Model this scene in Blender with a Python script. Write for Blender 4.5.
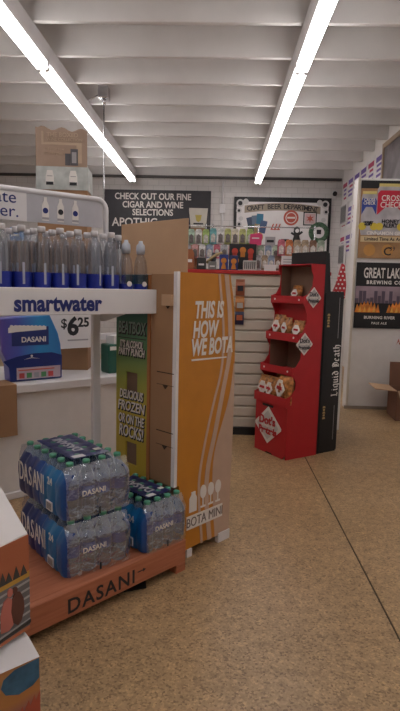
import bpy, bmesh, math, random
from mathutils import Vector, Matrix
random.seed(7)
PI = math.pi
S = bpy.context.scene
COL = S.collection
for o in list(bpy.data.objects): bpy.data.objects.remove(o)

# ------------------------------------------------------------------ camera, world, exposure
def cross(a, b): return Vector(a).cross(Vector(b))
F, CAMH, ROLL = 540.0, 1.3, 0.026
yd = Vector((17, 68.5, 540)).normalized()                  # the store's long axis seen in the camera frame
up0 = Vector((math.sin(ROLL), math.cos(ROLL), 0))
zd = (up0 - up0.dot(yd) * yd).normalized()
xd = zd.cross(yd)
if xd.x < 0: xd = -xd
right = Vector((xd.x, yd.x, zd.x)); up = Vector((xd.y, yd.y, zd.y)); fwd = Vector((xd.z, yd.z, zd.z))
cam = bpy.data.cameras.new('camera'); camo = bpy.data.objects.new('camera', cam); COL.objects.link(camo)
cam.sensor_fit = 'VERTICAL'; cam.sensor_height = 36; cam.lens = F / 711 * 36; cam.clip_start = 0.02
Mx = Matrix((( right.x, up.x, -fwd.x, 0), (right.y, up.y, -fwd.y, 0), (right.z, up.z, -fwd.z, CAMH), (0, 0, 0, 1)))
camo.matrix_world = Mx
S.camera = camo
w = bpy.data.worlds.new('world'); S.world = w; w.use_nodes = True
w.node_tree.nodes['Background'].inputs[0].default_value = (0.9, 0.92, 1, 1)
w.node_tree.nodes['Background'].inputs[1].default_value = 0.02
S.view_settings.view_transform = 'Standard'; S.view_settings.look = 'None'
S.view_settings.gamma = 1; S.view_settings.use_curve_mapping = False
S.view_settings.exposure = 0.80
S.cycles.transparent_max_bounces = 24
TUBE = 9.0          # radiance of the fluorescent tubes

# ------------------------------------------------------------------ materials
MATS = {}
def mat(name, col, rough=.6, metal=0., var=.06, scale=12., bump=0., spec=.4, coat=0.):
    if name in MATS: return MATS[name]
    m = bpy.data.materials.new(name); m.use_nodes = True; nt = m.node_tree; n = nt.nodes; L = nt.links
    b = n['Principled BSDF']
    tc = n.new('ShaderNodeTexCoord'); nz = n.new('ShaderNodeTexNoise'); nz.inputs['Scale'].default_value = scale
    nz.inputs['Detail'].default_value = 3
    L.new(tc.outputs['Object'], nz.inputs['Vector'])
    r = n.new('ShaderNodeValToRGB')
    r.color_ramp.elements[0].position = .3; r.color_ramp.elements[1].position = .7
    r.color_ramp.elements[0].color = (*[c * (1 - var) for c in col], 1)
    r.color_ramp.elements[1].color = (*[min(1, c * (1 + var)) for c in col], 1)
    L.new(nz.outputs['Fac'], r.inputs['Fac']); L.new(r.outputs['Color'], b.inputs['Base Color'])
    b.inputs['Roughness'].default_value = rough; b.inputs['Metallic'].default_value = metal
    b.inputs['Specular IOR Level'].default_value = spec; b.inputs['Coat Weight'].default_value = coat
    if bump:
        bp = n.new('ShaderNodeBump'); bp.inputs['Strength'].default_value = bump; bp.inputs['Distance'].default_value = .01
        L.new(nz.outputs['Fac'], bp.inputs['Height']); L.new(bp.outputs['Normal'], b.inputs['Normal'])
    MATS[name] = m
    return m
def clearmat(name, tint, trans, rough=.12, bump=0., scale=40., gloss=(.9, .95, 1), refract_tint=None):
    m = bpy.data.materials.new(name); m.use_nodes = True; nt = m.node_tree; n = nt.nodes; L = nt.links
    for x in list(n): n.remove(x)
    out = n.new('ShaderNodeOutputMaterial'); t = n.new('ShaderNodeBsdfTransparent'); t.inputs[0].default_value = (*tint, 1)
    g = n.new('ShaderNodeBsdfGlossy'); g.inputs['Color'].default_value = (*gloss, 1); g.inputs['Roughness'].default_value = rough
    if refract_tint:
        n.remove(g); g = n.new('ShaderNodeBsdfPrincipled'); g.inputs['Base Color'].default_value = (*refract_tint, 1); g.inputs['Roughness'].default_value = rough; g.inputs['Specular IOR Level'].default_value = 1
    mx = n.new('ShaderNodeMixShader'); fr = n.new('ShaderNodeLayerWeight'); fr.inputs[0].default_value = .25
    mr = n.new('ShaderNodeMapRange'); mr.inputs['To Min'].default_value = 1 - trans; mr.inputs['To Max'].default_value = min(1, 1 - trans + .45)
    L.new(fr.outputs['Facing'], mr.inputs['Value'])
    L.new(mr.outputs[0], mx.inputs[0]); L.new(t.outputs[0], mx.inputs[1]); L.new(g.outputs[0], mx.inputs[2]); L.new(mx.outputs[0], out.inputs[0])
    tc = n.new('ShaderNodeTexCoord'); nz = n.new('ShaderNodeTexNoise'); nz.inputs['Scale'].default_value = scale
    L.new(tc.outputs['Object'], nz.inputs['Vector'])
    bp = n.new('ShaderNodeBump'); bp.inputs['Strength'].default_value = bump; bp.inputs['Distance'].default_value = .02
    L.new(nz.outputs['Fac'], bp.inputs['Height']); L.new(bp.outputs['Normal'], g.inputs['Normal'])
    return m
def emit(name, col, s):
    m = bpy.data.materials.new(name); m.use_nodes = True; b = m.node_tree.nodes['Principled BSDF']
    b.inputs['Emission Color'].default_value = (*col, 1); b.inputs['Emission Strength'].default_value = s
    b.inputs['Base Color'].default_value = (.8, .8, .8, 1)
    return m
def floor_mat():
    m = bpy.data.materials.new('polished_concrete'); m.use_nodes = True; nt = m.node_tree; n = nt.nodes; L = nt.links
    b = n['Principled BSDF']; tc = n.new('ShaderNodeTexCoord')
    def nz(s, d=3):
        x = n.new('ShaderNodeTexNoise'); x.inputs['Scale'].default_value = s; x.inputs['Detail'].default_value = d
        L.new(tc.outputs['Object'], x.inputs['Vector']); return x
    def ramp(src, stops):
        r = n.new('ShaderNodeValToRGB'); e = r.color_ramp.elements
        while len(e) < len(stops): e.new(.5)
        for el, (p, c) in zip(e, stops): el.position = p; el.color = (*c, 1)
        L.new(src, r.inputs['Fac']); return r
    big = ramp(nz(1.3, 5).outputs['Fac'], [(.3, (.335, .215, .108)), (.7, (.425, .28, .15))])
    speck = ramp(nz(22, 4).outputs['Fac'], [(.36, (.86, .85, .84)), (.5, (1, 1, 1)), (.66, (1.1, 1.1, 1.08))])
    vor = n.new('ShaderNodeTexVoronoi'); vor.inputs['Scale'].default_value = 140; L.new(tc.outputs['Object'], vor.inputs['Vector'])
    sc_ = n.new('ShaderNodeSeparateColor'); L.new(vor.outputs['Color'], sc_.inputs[0])
    vr = ramp(sc_.outputs[0], [(0, (.40, .36, .32)), (.25, (.86, .85, .83)), (.75, (1.06, 1.06, 1.06)), (1, (1.45, 1.43, 1.36))])
    m1 = n.new('ShaderNodeMixRGB'); m1.blend_type = 'MULTIPLY'; m1.inputs[0].default_value = 1
    L.new(big.outputs[0], m1.inputs[1]); L.new(speck.outputs[0], m1.inputs[2])
    m2 = n.new('ShaderNodeMixRGB'); m2.blend_type = 'MULTIPLY'; m2.inputs[0].default_value = .8
    L.new(m1.outputs[0], m2.inputs[1]); L.new(vr.outputs[0], m2.inputs[2])
    L.new(m2.outputs[0], b.inputs['Base Color'])
    rr = n.new('ShaderNodeMapRange'); rr.inputs['To Min'].default_value = .28; rr.inputs['To Max'].default_value = .5
    L.new(nz(3).outputs['Fac'], rr.inputs['Value']); L.new(rr.outputs[0], b.inputs['Roughness'])
    return m
def brick_mat(name, col):
    m = bpy.data.materials.new(name); m.use_nodes = True; nt = m.node_tree; n = nt.nodes; L = nt.links
    b = n['Principled BSDF']; tc = n.new('ShaderNodeTexCoord'); mp = n.new('ShaderNodeMapping'); mp.inputs['Rotation'].default_value = (PI / 2, 0, 0)
    br = n.new('ShaderNodeTexBrick'); br.inputs['Scale'].default_value = 2.5
    br.inputs['Color1'].default_value = (*col, 1); br.inputs['Color2'].default_value = (*[c * .96 for c in col], 1)
    br.inputs['Mortar'].default_value = (*[c * .8 for c in col], 1); br.inputs['Mortar Size'].default_value = .012
    L.new(tc.outputs['Object'], mp.inputs[0]); L.new(mp.outputs[0], br.inputs['Vector'])
    L.new(br.outputs['Color'], b.inputs['Base Color']); b.inputs['Roughness'].default_value = .7
    bp = n.new('ShaderNodeBump'); bp.inputs['Strength'].default_value = .4; bp.inputs['Distance'].default_value = .01; bp.invert = True
    L.new(br.outputs['Fac'], bp.inputs['Height']); L.new(bp.outputs['Normal'], b.inputs['Normal'])
    return m
def wood_mat(name, a, c, scale=6):
    m = bpy.data.materials.new(name); m.use_nodes = True; nt = m.node_tree; n = nt.nodes; L = nt.links
    b = n['Principled BSDF']; tc = n.new('ShaderNodeTexCoord'); mp = n.new('ShaderNodeMapping'); mp.inputs['Scale'].default_value = (1, 14, 14)
    nz = n.new('ShaderNodeTexNoise'); nz.inputs['Scale'].default_value = scale; nz.inputs['Detail'].default_value = 5
    r = n.new('ShaderNodeValToRGB'); r.color_ramp.elements[0].position = .3; r.color_ramp.elements[1].position = .7
    r.color_ramp.elements[0].color = (*a, 1); r.color_ramp.elements[1].color = (*c, 1)
    L.new(tc.outputs['Object'], mp.inputs[0]); L.new(mp.outputs[0], nz.inputs['Vector']); L.new(nz.outputs['Fac'], r.inputs['Fac'])
    L.new(r.outputs[0], b.inputs['Base Color']); b.inputs['Roughness'].default_value = .5
    return m
def gradient_mat(name, axis, stops, lo, hi, rough=.4, noise=0.):
    """a print whose ink colour runs along one local axis"""
    m = bpy.data.materials.new(name); m.use_nodes = True; nt = m.node_tree; n = nt.nodes; L = nt.links
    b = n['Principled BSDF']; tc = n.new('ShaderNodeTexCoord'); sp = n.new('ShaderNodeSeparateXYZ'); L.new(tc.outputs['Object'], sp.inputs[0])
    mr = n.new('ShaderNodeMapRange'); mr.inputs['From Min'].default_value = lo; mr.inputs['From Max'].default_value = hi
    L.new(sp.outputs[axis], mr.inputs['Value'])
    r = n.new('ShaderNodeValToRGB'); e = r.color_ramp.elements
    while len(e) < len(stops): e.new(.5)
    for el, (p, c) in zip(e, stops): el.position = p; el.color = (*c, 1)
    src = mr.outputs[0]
    if noise:
        nz = n.new('ShaderNodeTexNoise'); nz.inputs['Scale'].default_value = 9; L.new(tc.outputs['Object'], nz.inputs['Vector'])
        ma = n.new('ShaderNodeMath'); ma.operation = 'MULTIPLY_ADD'; ma.inputs[1].default_value = noise
        L.new(nz.outputs['Fac'], ma.inputs[0]); L.new(src, ma.inputs[2]); src = ma.outputs[0]
    L.new(src, r.inputs['Fac']); L.new(r.outputs[0], b.inputs['Base Color']); b.inputs['Roughness'].default_value = rough
    return m

WHITE = mat('white_paint', (.72, .69, .67), .6, var=.03)
CEIL = mat('ceiling_paint', (.66, .635, .62), .7, var=.05, scale=3)
METALW = mat('white_enamel', (.70, .68, .69), .35, var=.02)
FIXT = mat('fixture_enamel', (.62, .60, .60), .4, var=.02)
PAPER = mat('white_paper', (.72, .69, .69), .7, var=.02)
PRINTW = mat('white_print', (.74, .70, .66), .55, var=.03)
BLACK = mat('black_print', (.012, .012, .014), .45, var=.1)
BLACKP = mat('black_plastic', (.015, .015, .017), .4)
INK = mat('dark_ink', (.02, .02, .025), .5)
NAVY = mat('navy_ink', (.016, .026, .16), .4)
CARD = mat('corrugated_cardboard', (.34, .19, .10), .75, var=.06, scale=5)
CARDL = mat('light_cardboard', (.50, .32, .195), .75, var=.06, scale=5)
CARDD = mat('cardboard_slot', (.05, .028, .016), .8)
RED = mat('red_print', (.44, .016, .022), .42, var=.04)
REDD = mat('red_lip', (.42, .02, .02), .5)
ORANGE = mat('orange_print', (.52, .205, .02), .45, var=.05)
PEACH = mat('peach_print', (.52, .36, .27), .45, var=.05)
CREAM = mat('cream_slat', (.62, .56, .47), .5, var=.03)
WOOD = wood_mat('red_stained_wood', (.36, .115, .055), (.48, .175, .09))
CHROME = mat('chrome_steel', (.55, .55, .57), .25, 1.0, var=.03)
GREENCAP = mat('green_cap', (.08, .30, .19), .4)
GOLD = mat('gold_ink', (.45, .30, .12), .5)
GREYINK = mat('grey_ink', (.35, .33, .34), .5)
BOTTLE = clearmat('clear_plastic', (.80, .88, .97), .80, .12, bump=.5, scale=60, refract_tint=(.55, .66, .80))  # pale blue diffuse colour stands in for light refracted through the filled bottles
FILM = clearmat('shrink_film', (.95, .97, 1.0), .78, .08, bump=1., scale=26)
WATER = clearmat('water_bottle_plastic', (.83, .85, .88), .92, .08, gloss=(.7, .72, .76))
TUBEM = emit('fluorescent_glow', (1, .965, .955), TUBE)

# ------------------------------------------------------------------ mesh building helpers
class MB:
    def __init__(s): s.bm = bmesh.new(); s.mats = []
    def mi(s, m):
        if m not in s.mats: s.mats.append(m)
        return s.mats.index(m)
    def faces(s, vs, fs, m, smooth=False):
        i = s.mi(m); v = [s.bm.verts.new(p) for p in vs]
        for f in fs:
            try: x = s.bm.faces.new([v[k] for k in f])
            except ValueError: continue
            x.material_index = i; x.smooth = smooth
    def box(s, m, x0, x1, y0, y1, z0, z1):
        vs = [(x, y, z) for x in (x0, x1) for y in (y0, y1) for z in (z0, z1)]
        s.faces(vs, [(0, 1, 3, 2), (4, 6, 7, 5), (0, 4, 5, 1), (2, 3, 7, 6), (0, 2, 6, 4), (1, 5, 7, 3)], m)
    def prism(s, m, pts, a, b, axis='y', smooth=False):
        f = {'y': lambda p, d: (p[0], d, p[1]), 'x': lambda p, d: (d, p[0], p[1]), 'z': lambda p, d: (p[0], p[1], d)}[axis]
        n = len(pts); vs = [f(p, a) for p in pts] + [f(p, b) for p in pts]
        fs = [tuple(range(n)), tuple(range(n, 2 * n))]
        s.faces(vs, fs + [(i, (i + 1) % n, n + (i + 1) % n, n + i) for i in range(n)], m, smooth)
    def lathe(s, m, prof, seg=16, cx=0, cy=0, cz=0, caps=True, smooth=True):
        vs = []; 
        for r, z in prof:
            for k in range(seg):
                a = 2 * PI * k / seg; vs.append((cx + r * math.cos(a), cy + r * math.sin(a), cz + z))
        fs = []
        for i in range(len(prof) - 1):
            for k in range(seg): fs.append((i * seg + k, i * seg + (k + 1) % seg, (i + 1) * seg + (k + 1) % seg, (i + 1) * seg + k))
        if caps: fs += [tuple(range(seg)), tuple(range((len(prof) - 1) * seg, len(prof) * seg))]
        s.faces(vs, fs, m, smooth)
    def tube(s, m, pts, r, seg=8):
        pts = [Vector(p) for p in pts]; vs = []
        for i, p in enumerate(pts):
            d = (pts[min(i + 1, len(pts) - 1)] - pts[max(i - 1, 0)]).normalized()
            a = d.orthogonal().normalized() if i == 0 else (pa - pa.dot(d) * d).normalized()
            pa = a; b = d.cross(a)
            for k in range(seg):
                t = 2 * PI * k / seg; vs.append(p + (a * math.cos(t) + b * math.sin(t)) * r)
        fs = [(i * seg + k, i * seg + (k + 1) % seg, (i + 1) * seg + (k + 1) % seg, (i + 1) * seg + k) for i in range(len(pts) - 1) for k in range(seg)]
        fs += [tuple(range(seg)), tuple(range((len(pts) - 1) * seg, len(pts) * seg))]
        s.faces(vs, fs, m, True)
    def disc(s, m, cx, cz, r, y0, y1, seg=20, rx=None):
        s.prism(m, [(cx + (rx or r) * math.cos(2 * PI * k / seg), cz + r * math.sin(2 * PI * k / seg)) for k in range(seg)], y0, y1)
    def build(s, name, parent=None, bevel=0, seg=1, loc=None, rotz=None):
        bmesh.ops.recalc_face_normals(s.bm, faces=s.bm.faces)
        me = bpy.data.meshes.new(name); s.bm.to_mesh(me); s.bm.free()
        for m in s.mats: me.materials.append(m)
        o = bpy.data.objects.new(name, me); COL.objects.link(o)
        if parent: o.parent = parent
        if loc is not None: o.location = loc
        if rotz is not None: o.rotation_euler = (0, 0, math.radians(rotz))
        if bevel:
            b = o.modifiers.new('bevel', 'BEVEL'); b.width = bevel; b.segments = seg; b.limit_method = 'ANGLE'
        return o
def tag(o, label=None, cat=None, group=None, kind=None):
    if label: o['label'] = label
    if cat: o['category'] = cat
    if group: o['group'] = group
    if kind: o['kind'] = kind
    return o
def thing(name, label, cat, loc, rotz=0, group=None):
    o = bpy.data.objects.new(name, None); COL.objects.link(o); o.empty_display_size = .1
    o.location = loc; o.rotation_euler = (0, 0, math.radians(rotz))
    return tag(o, label, cat, group)
def copy_thing(o, loc=None, rotz=None, label=None, group=None):
    r = o.copy(); COL.objects.link(r)
    for ch in o.children:
        c = ch.copy(); COL.objects.link(c); c.parent = r
        for g in ch.children:
            d = g.copy(); COL.objects.link(d); d.parent = c
    if loc is not None: r.location = loc
    if rotz is not None: r.rotation_euler = (0, 0, math.radians(rotz))
    if label: r['label'] = label
    if group: r['group'] = group
    return r
def text(name, s, size, m, parent, loc, rot=(PI / 2, 0, 0), bold=0., shear=0., align='CENTER', sx=1., gap=1., ext=.0008, line=1., ay='CENTER'):
    c = bpy.data.curves.new(name, 'FONT'); c.body = s; c.size = size; c.align_x = align; c.align_y = ay
    c.offset = bold; c.shear = shear; c.extrude = ext; c.space_character = gap; c.space_line = line; c.resolution_u = 3
    t = bpy.data.objects.new(name, c); COL.objects.link(t)
    bpy.context.view_layer.update()
    me = bpy.data.meshes.new_from_object(t.evaluated_get(bpy.context.evaluated_depsgraph_get()))
    bpy.data.objects.remove(t)
    me.materials.clear(); me.materials.append(m)
    for p in me.polygons: p.material_index = 0
    o = bpy.data.objects.new(name, me); COL.objects.link(o); o.parent = parent
    o.location = loc; o.rotation_euler = rot; o.scale = (sx, 1, 1)
    return o
ORD = ['first', 'second', 'third', 'fourth', 'fifth', 'sixth', 'seventh', 'eighth', 'ninth', 'tenth', 'eleventh', 'twelfth', 'thirteenth', 'fourteenth', 'fifteenth', 'sixteenth']
def struct(mb, name, **k):
    o = mb.build(name, **k); o['kind'] = 'structure'; return o

# ------------------------------------------------------------------ the room
XL, XR, YB, YF, ZJ, ZD = -4.6, 2.2, -3.6, 10.05, 3.28, 3.54
b = MB(); fm = floor_mat()
b.box(fm, XL, .717, YB, YF, -.05, 0); b.box(fm, .725, XR, YB, YF, -.05, 0); b.box(mat('joint_grime', (.05, .035, .022), .8), .717, .725, YB, YF, -.05, -.004)
struct(b, 'floor')
b = MB(); b.box(CEIL, XL, XR, YB, YF, ZD, ZD + .1); struct(b, 'ceiling')
BRICK = brick_mat('painted_brick', (.66, .63, .62))
b = MB(); b.box(BRICK, XL, XR, YF, YF + .1, 0, ZD); struct(b, 'wall_back')
b = MB(); b.box(WHITE, XR, XR + .1, YB, YF, 0, ZD); struct(b, 'wall_right')
b = MB(); b.box(WHITE, XL - .1, XL, YB, YF, 0, ZD); struct(b, 'wall_left')
b = MB(); b.box(WHITE, XL, XR, YB - .1, YB, 0, ZD); struct(b, 'wall_front')
# exposed joists across the ceiling
n = 0
y = 4.36 - .623 * 12
while y < 9.9:
    n += 1
    if y > YB + .1:
        b = MB(); b.box(CEIL, XL, XR, y, y + .045, ZJ, ZD); struct(b, 'trim_%d' % n, bevel=.004)
    y += .623
# ledger board on the back wall and partition
b = MB(); b.box(CEIL, XL, XR, YF - .05, YF, 3.24, ZD); struct(b, 'trim_%d' % (n + 1))
b = MB(); b.box(WHITE, 1.452, XR, 5.9, 6.05, 0, 2.465); b.box(CREAM, 1.452, 1.478, 5.893, 5.9, 0, 2.465)
struct(b, 'wall_partition', bevel=.004)
b = MB(); b.box(mat('grey_baseboard', (.30, .25, .21), .6), 1.435, XR, 5.885, 5.9, 0, .035); struct(b, 'baseboard_partition')

# fluorescent strip lights
def strip_light(label):
    t = thing('fluorescent_strip_light', label, 'ceiling light', (0, 0, 0), 0, 'fluorescent strips in two rows')
    b = MB(); b.prism(FIXT, [(-.05, 3.145), (-.062, 3.2), (-.062, 3.279), (.062, 3.279), (.062, 3.2), (.05, 3.145)], .005, 2.435)
    b.build('housing', t)
    for sx in (-.032, .032):
        b = MB(); b.tube(TUBEM, [(sx, .03, 3.105), (sx, 2.41, 3.105)], .019, 10); b.build('tube', t)
        for yy in (.005, 2.41):
            b = MB(); b.box(FIXT, sx - .016, sx + .016, yy, yy + .022, 3.08, 3.15); b.build('lamp_holder', t, bevel=.004)
    return t
p = None
for row, X in (('left', -1.52), ('right', .66)):
    for i, y0 in enumerate((-2.52, -.08, 2.36, 4.80, 7.24)):
        lab = 'bare tube ceiling strip light in the %s row, %s' % (row, ['behind the viewer', 'above the viewer', 'nearest in the picture', 'in the middle of the row', 'farthest, by the back wall'][i])
        if p is None: p = strip_light(lab); p.location = (X, y0, 0)
        else: copy_thing(p, (X, y0, 0), label=lab)

# pipe along the top of the back wall, conduit, cameras
b = MB(); b.tube(mat('dark_pipe', (.09, .085, .085), .5), [(XL + .05, 9.92, 3.225), (XR - .05, 9.92, 3.225)], .026)
for xx in (-3.5, -1.5, .5, 1.9): b.box(FIXT, xx, xx + .03, 9.92, 10.0, 3.20, 3.25)
tag(b.build('wall_pipe'), 'dark pipe running along the top of the back wall', 'pipe')
t = thing('conduit', 'white conduit with junction box on the back wall between the two signs', 'conduit', (.06, 10.05, 2.7))
b = MB(); b.tube(METALW, [(0, -.03, .08), (0, -.03, .49)], .016); b.tube(METALW, [(0, -.03, -.9), (0, -.03, -.08)], .016); b.build('pipe', t)
b = MB(); b.box(METALW, -.05, .05, -.07, 0, -.08, .08); b.build('junction_box', t, bevel=.006)
t = thing('security_camera', 'small white security camera high in the back right corner', 'camera', (2.06, 9.98, 3.0))
b = MB(); b.box(METALW, -.03, .03, 0, .07, -.02, .05); b.build('bracket', t)
b = MB(); b.tube(BLACKP, [(0, 0, .0), (-.03, -.13, -.03)], .04, 12); b.build('body', t)
# steel rod hanging from a joist box
t = thing('hanging_rod', 'thin steel rod with a box bracket hanging from a ceiling joist', 'rod', (-1.285, 6.155, 3.37))
b = MB(); b.box(CHROME, -.055, .055, -.07, .078, -.07, .06); b.build('box_bracket', t, bevel=.006)
b = MB(); b.tube(CHROME, [(0, 0, -.06), (.01, -.06, -1.85)], .008); b.lathe(CHROME, [(.02, -.12), (.024, -.08), (.012, -.06)], 10); b.build('rod', t)
b = MB(); b.tube(CHROME, [(-.02, 0, 0), (-.22, .0, -.11)], .008); b.build('brace_wire', t)

# ------------------------------------------------------------------ back wall signs
t = thing('hanging_sign', 'dark grey sign with white lettering about cigars and wine on the back wall', 'sign', (-1.12, 10.03, 2.47))
SIGN = mat('charcoal_sign', (.045, .043, .05), .5)
b = MB(); b.box(SIGN, -.97, .97, -.02, .0, -.52, .54); b.build('board', t)
for s, z, sz in (('CHECK OUT OUR FINE', .42, .155), ('CIGAR AND WINE', .275, .155), ('SELECTIONS', .14, .155)):
    text('lettering', s, sz, PRINTW, t, (-.08, -.024, z), bold=.0035, sx=.86)
text('lettering', 'APOTHIC', .21, PRINTW, t, (-.82, -.024, -.04), bold=.003, align='LEFT', sx=.92)
t = thing('mural_board', 'white black-edged beer department board painted with badges and a wreath', 'sign', (1.14, 10.03, 2.335))
b = MB(); b.box(BLACK, -.87, .87, -.02, 0, -.60, .585)
b.build('backing', t)
b = MB(); b.box(PAPER, -.82, .82, -.026, -.02, -.6, .50); b.build('painted_panel', t)
rib = [(x, .37 + .10 * math.cos(x * 1.6) - .05) for x in [(-.68 + 1.36 * i / 14) for i in range(15)]]
b = MB(); b.prism(mat('banner_tan', (.32, .26, .20), .6), [(x, z + .065) for x, z in rib] + [(x, z - .065) for x, z in reversed(rib)], -.029, -.026); b.build('banner', t)
s = 'CRAFT BEER DEPARTMENT'
for i, ch in enumerate(s):
    if ch != ' ':
        x = -.60 + 1.2 * i / (len(s) - 1); text('letter', ch, .12, INK, t, (x, -.031, .32 + .10 * math.cos(x * 1.6)), rot=(PI / 2, math.sin(x * 1.6) * .16, 0), bold=.002)
GREYW = mat('grey_scroll', (.55, .53, .53), .6)
for sx in (-1, 1):
    b = MB()
    for (dx, dz, r) in ((.76, .47, .07), (.66, .50, .05), (.78, .34, .05), (.74, .2, .04), (.77, .1, .05)): b.disc(GREYW, sx * dx, dz, r, -.034, -.026)
    for (dx, dz, r) in ((.76, .47, .04), (.78, .34, .025), (.77, .1, .025)): b.disc(INK, sx * dx, dz, r, -.036, -.034)
    b.build('scroll_ornament', t)
cans = [(-.56, .12, .25, (.05, .07, .12)), (-.48, .15, .1, (.12, .16, .22)), (-.40, .18, -.05, (.03, .16, .26)), (-.54, -.02, .2, (.10, .14, .10)), (-.44, 0, -.1, (.28, .20, .10)), (-.34, .06, -.2, (.06, .10, .20))]
for i, (x, z, a, c) in enumerate(cans):
    b = MB(); q = [Matrix.Rotation(a, 2) @ Vector(v) for v in ((-.06, -.11), (.06, -.11), (.06, .11), (-.06, .11))]
    b.prism(mat('mural_can_%d' % i, c, .5), [(x + v.x, z + v.y) for v in q], -.030 - .001 * i, -.026); b.build('painted_can', t)
RB = mat('badge_red', (.50, .10, .07), .5)
b = MB(); b.disc(mat('badge_gold', (.55, .30, .12), .5), -.42, -.12, .09, -.037, -.026); b.build('badge', t)
b = MB(); b.disc(RB, .16, .29 - .06, .135, -.031, -.026, 28); b.disc(PRINTW, .16, .23, .10, -.033, -.031); b.disc(RB, .16, .23, .085, -.035, -.033); b.box(PRINTW, .09, .23, -.037, -.035, .215, .245); b.build('round_badge', t)
b = MB(); b.box(INK, .38, .62, -.029, -.026, .10, .34); b.box(PAPER, .40, .60, -.031, -.029, .12, .32); b.box(mat('pale_pink', (.6, .42, .42), .6), .41, .59, -.0325, -.031, .13, .31)
b.prism(RB, [(.50 + (.075 if k % 2 else .03) * math.cos(k * PI / 6), .22 + (.075 if k % 2 else .03) * math.sin(k * PI / 6)) for k in range(12)], -.036, -.031); b.build('star_badge', t)
b = MB()
for k in range(3): b.prism(RB, [(-.20 + .06 * k, .02), (-.16 + .06 * k, .12), (-.14 + .06 * k, .12), (-.17 + .06 * k, .02)], -.03, -.026)
b.box(RB, -.20, -.03, -.03, -.026, .01, .025); b.build('red_script', t)
b = MB(); b.lathe(mat('wreath_green', (.06, .12, .07), .7, var=.4, scale=30), [(.10, 0), (.125, .02), (.17, .02), (.185, 0), (.10, 0)], 28, caps=False); o = b.build('wreath', t); o.rotation_euler = (PI / 2, 0, 0); o.location = (.67, -.026, -.02)
b = MB(); b.box(INK, .63, .71, -.03, -.026, -.05, .03); b.build('wreath_bow', t)

# ------------------------------------------------------------------ right wall: price sheets and a framed picture
cols = [(.16, .10, .36), (.45, .05, .12), (.20, .16, .40), (.08, .08, .25)]
k = 0
for r, (z0, z1) in enumerate(((2.78, 3.2), (2.32, 2.74), (1.86, 2.28))):
    for c in range(6):
        y0 = 7.60 + c * .4
        b = MB(); b.box(PAPER, 2.19, 2.199, y0, y0 + .385, z0, z1); o = b.build('price_sheet')
        m1 = mat('sheet_ink_%d' % (k % 4), cols[k % 4], .6)
        z = z1 - .06; b = MB(); rr = random.Random(k)
        b.box(m1, 2.188, 2.19, y0 + .05, y0 + .34, z - .07, z); z -= .10
        while z > z0 + .06:
            b.box(mat('sheet_ink_%d' % rr.randrange(4), cols[0], .6), 2.188, 2.19, y0 + .04 + rr.random() * .06, y0 + .35 - rr.random() * .12, z - .034, z); z -= .07
        b.build('printed_lines', o)
        tag(o, 'white price sheet on the right wall, %s row, %s from the back corner' % (['top', 'middle', 'bottom'][r], ORD[5 - c]), 'poster', 'price sheets on the right wall'); k += 1
for i, (z0, z1) in enumerate(((2.42, 2.78), (1.72, 2.1))):
    b = MB(); b.box(PAPER, 2.16, 2.185, 9.45, 9.95, z0, z1); o = b.build('wall_poster')
    b = MB(); b.box(GREYINK, 2.158, 2.16, 9.49, 9.91, z0 + .03, z1 - .03)
    for q in range(5): b.box(INK, 2.156, 2.158, 9.53 + q * .075, 9.56 + q * .075, z0 + .05, z1 - .05)
    b.build('striped_print', o)
    tag(o, 'grey striped poster beside the back corner, %s of the two' % ['upper', 'lower'][i], 'poster', 'grey striped posters')
t = thing('framed_picture', 'dark framed picture high on the right wall above the partition', 'picture', (2.195, 6.98, 2.86))
FR = mat('tan_frame', (.36, .26, .18), .5)
b = MB()
b.box(FR, -.03, 0, -.62, -.56, -.38, .38); b.box(FR, -.03, 0, .56, .62, -.38, .38); b.box(FR, -.03, 0, -.56, .56, .32, .38); b.box(FR, -.03, 0, -.56, .56, -.38, -.32); b.build('frame', t)
b = MB(); b.box(mat('dim_picture', (.16, .14, .15), .35, var=.5, scale=4), -.015, 0, -.56, .56, -.32, .32); b.build('picture', t)

# partition posters
t = thing('snack_poster', 'brown beer poster showing a red can and a blue can on the white partition', 'poster', (1.485, 5.892, 1.64))
TAN = mat('poster_tan', (.36, .20, .09), .5, var=.2, scale=8)
b = MB(); b.box(TAN, 0, .66, -.012, 0, 0, .72); b.box(BLACK, -.0, .66, -.014, 0, .72, .80); b.build('sheet', t)
b = MB(); b.box(mat('poster_cream', (.62, .48, .28), .5), 0.02, .66, -.0145, -.012, .17, .23); b.build('cream_band', t)
text('lettering', 'Limited Time As Available', .05, INK, t, (.31, -.016, .20), bold=.0008, sx=.95)
for i in range(3):
    b = MB(); b.disc(mat('poster_amber', (.52, .26, .07), .5), .12 + i * .19, .085, .062, -.0145, -.012); b.build('amber_disc', t)
    if i: text('lettering', 'C', .12, INK, t, (.12 + i * .19, -.016, .07), bold=.002)
text('lettering', '39', .06, INK, t, (.36, -.016, .10)); text('lettering', '59', .06, INK, t, (.56, -.016, .10))
SILV = mat('can_silver', (.42, .40, .42), .4, var=.25, scale=7)
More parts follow.
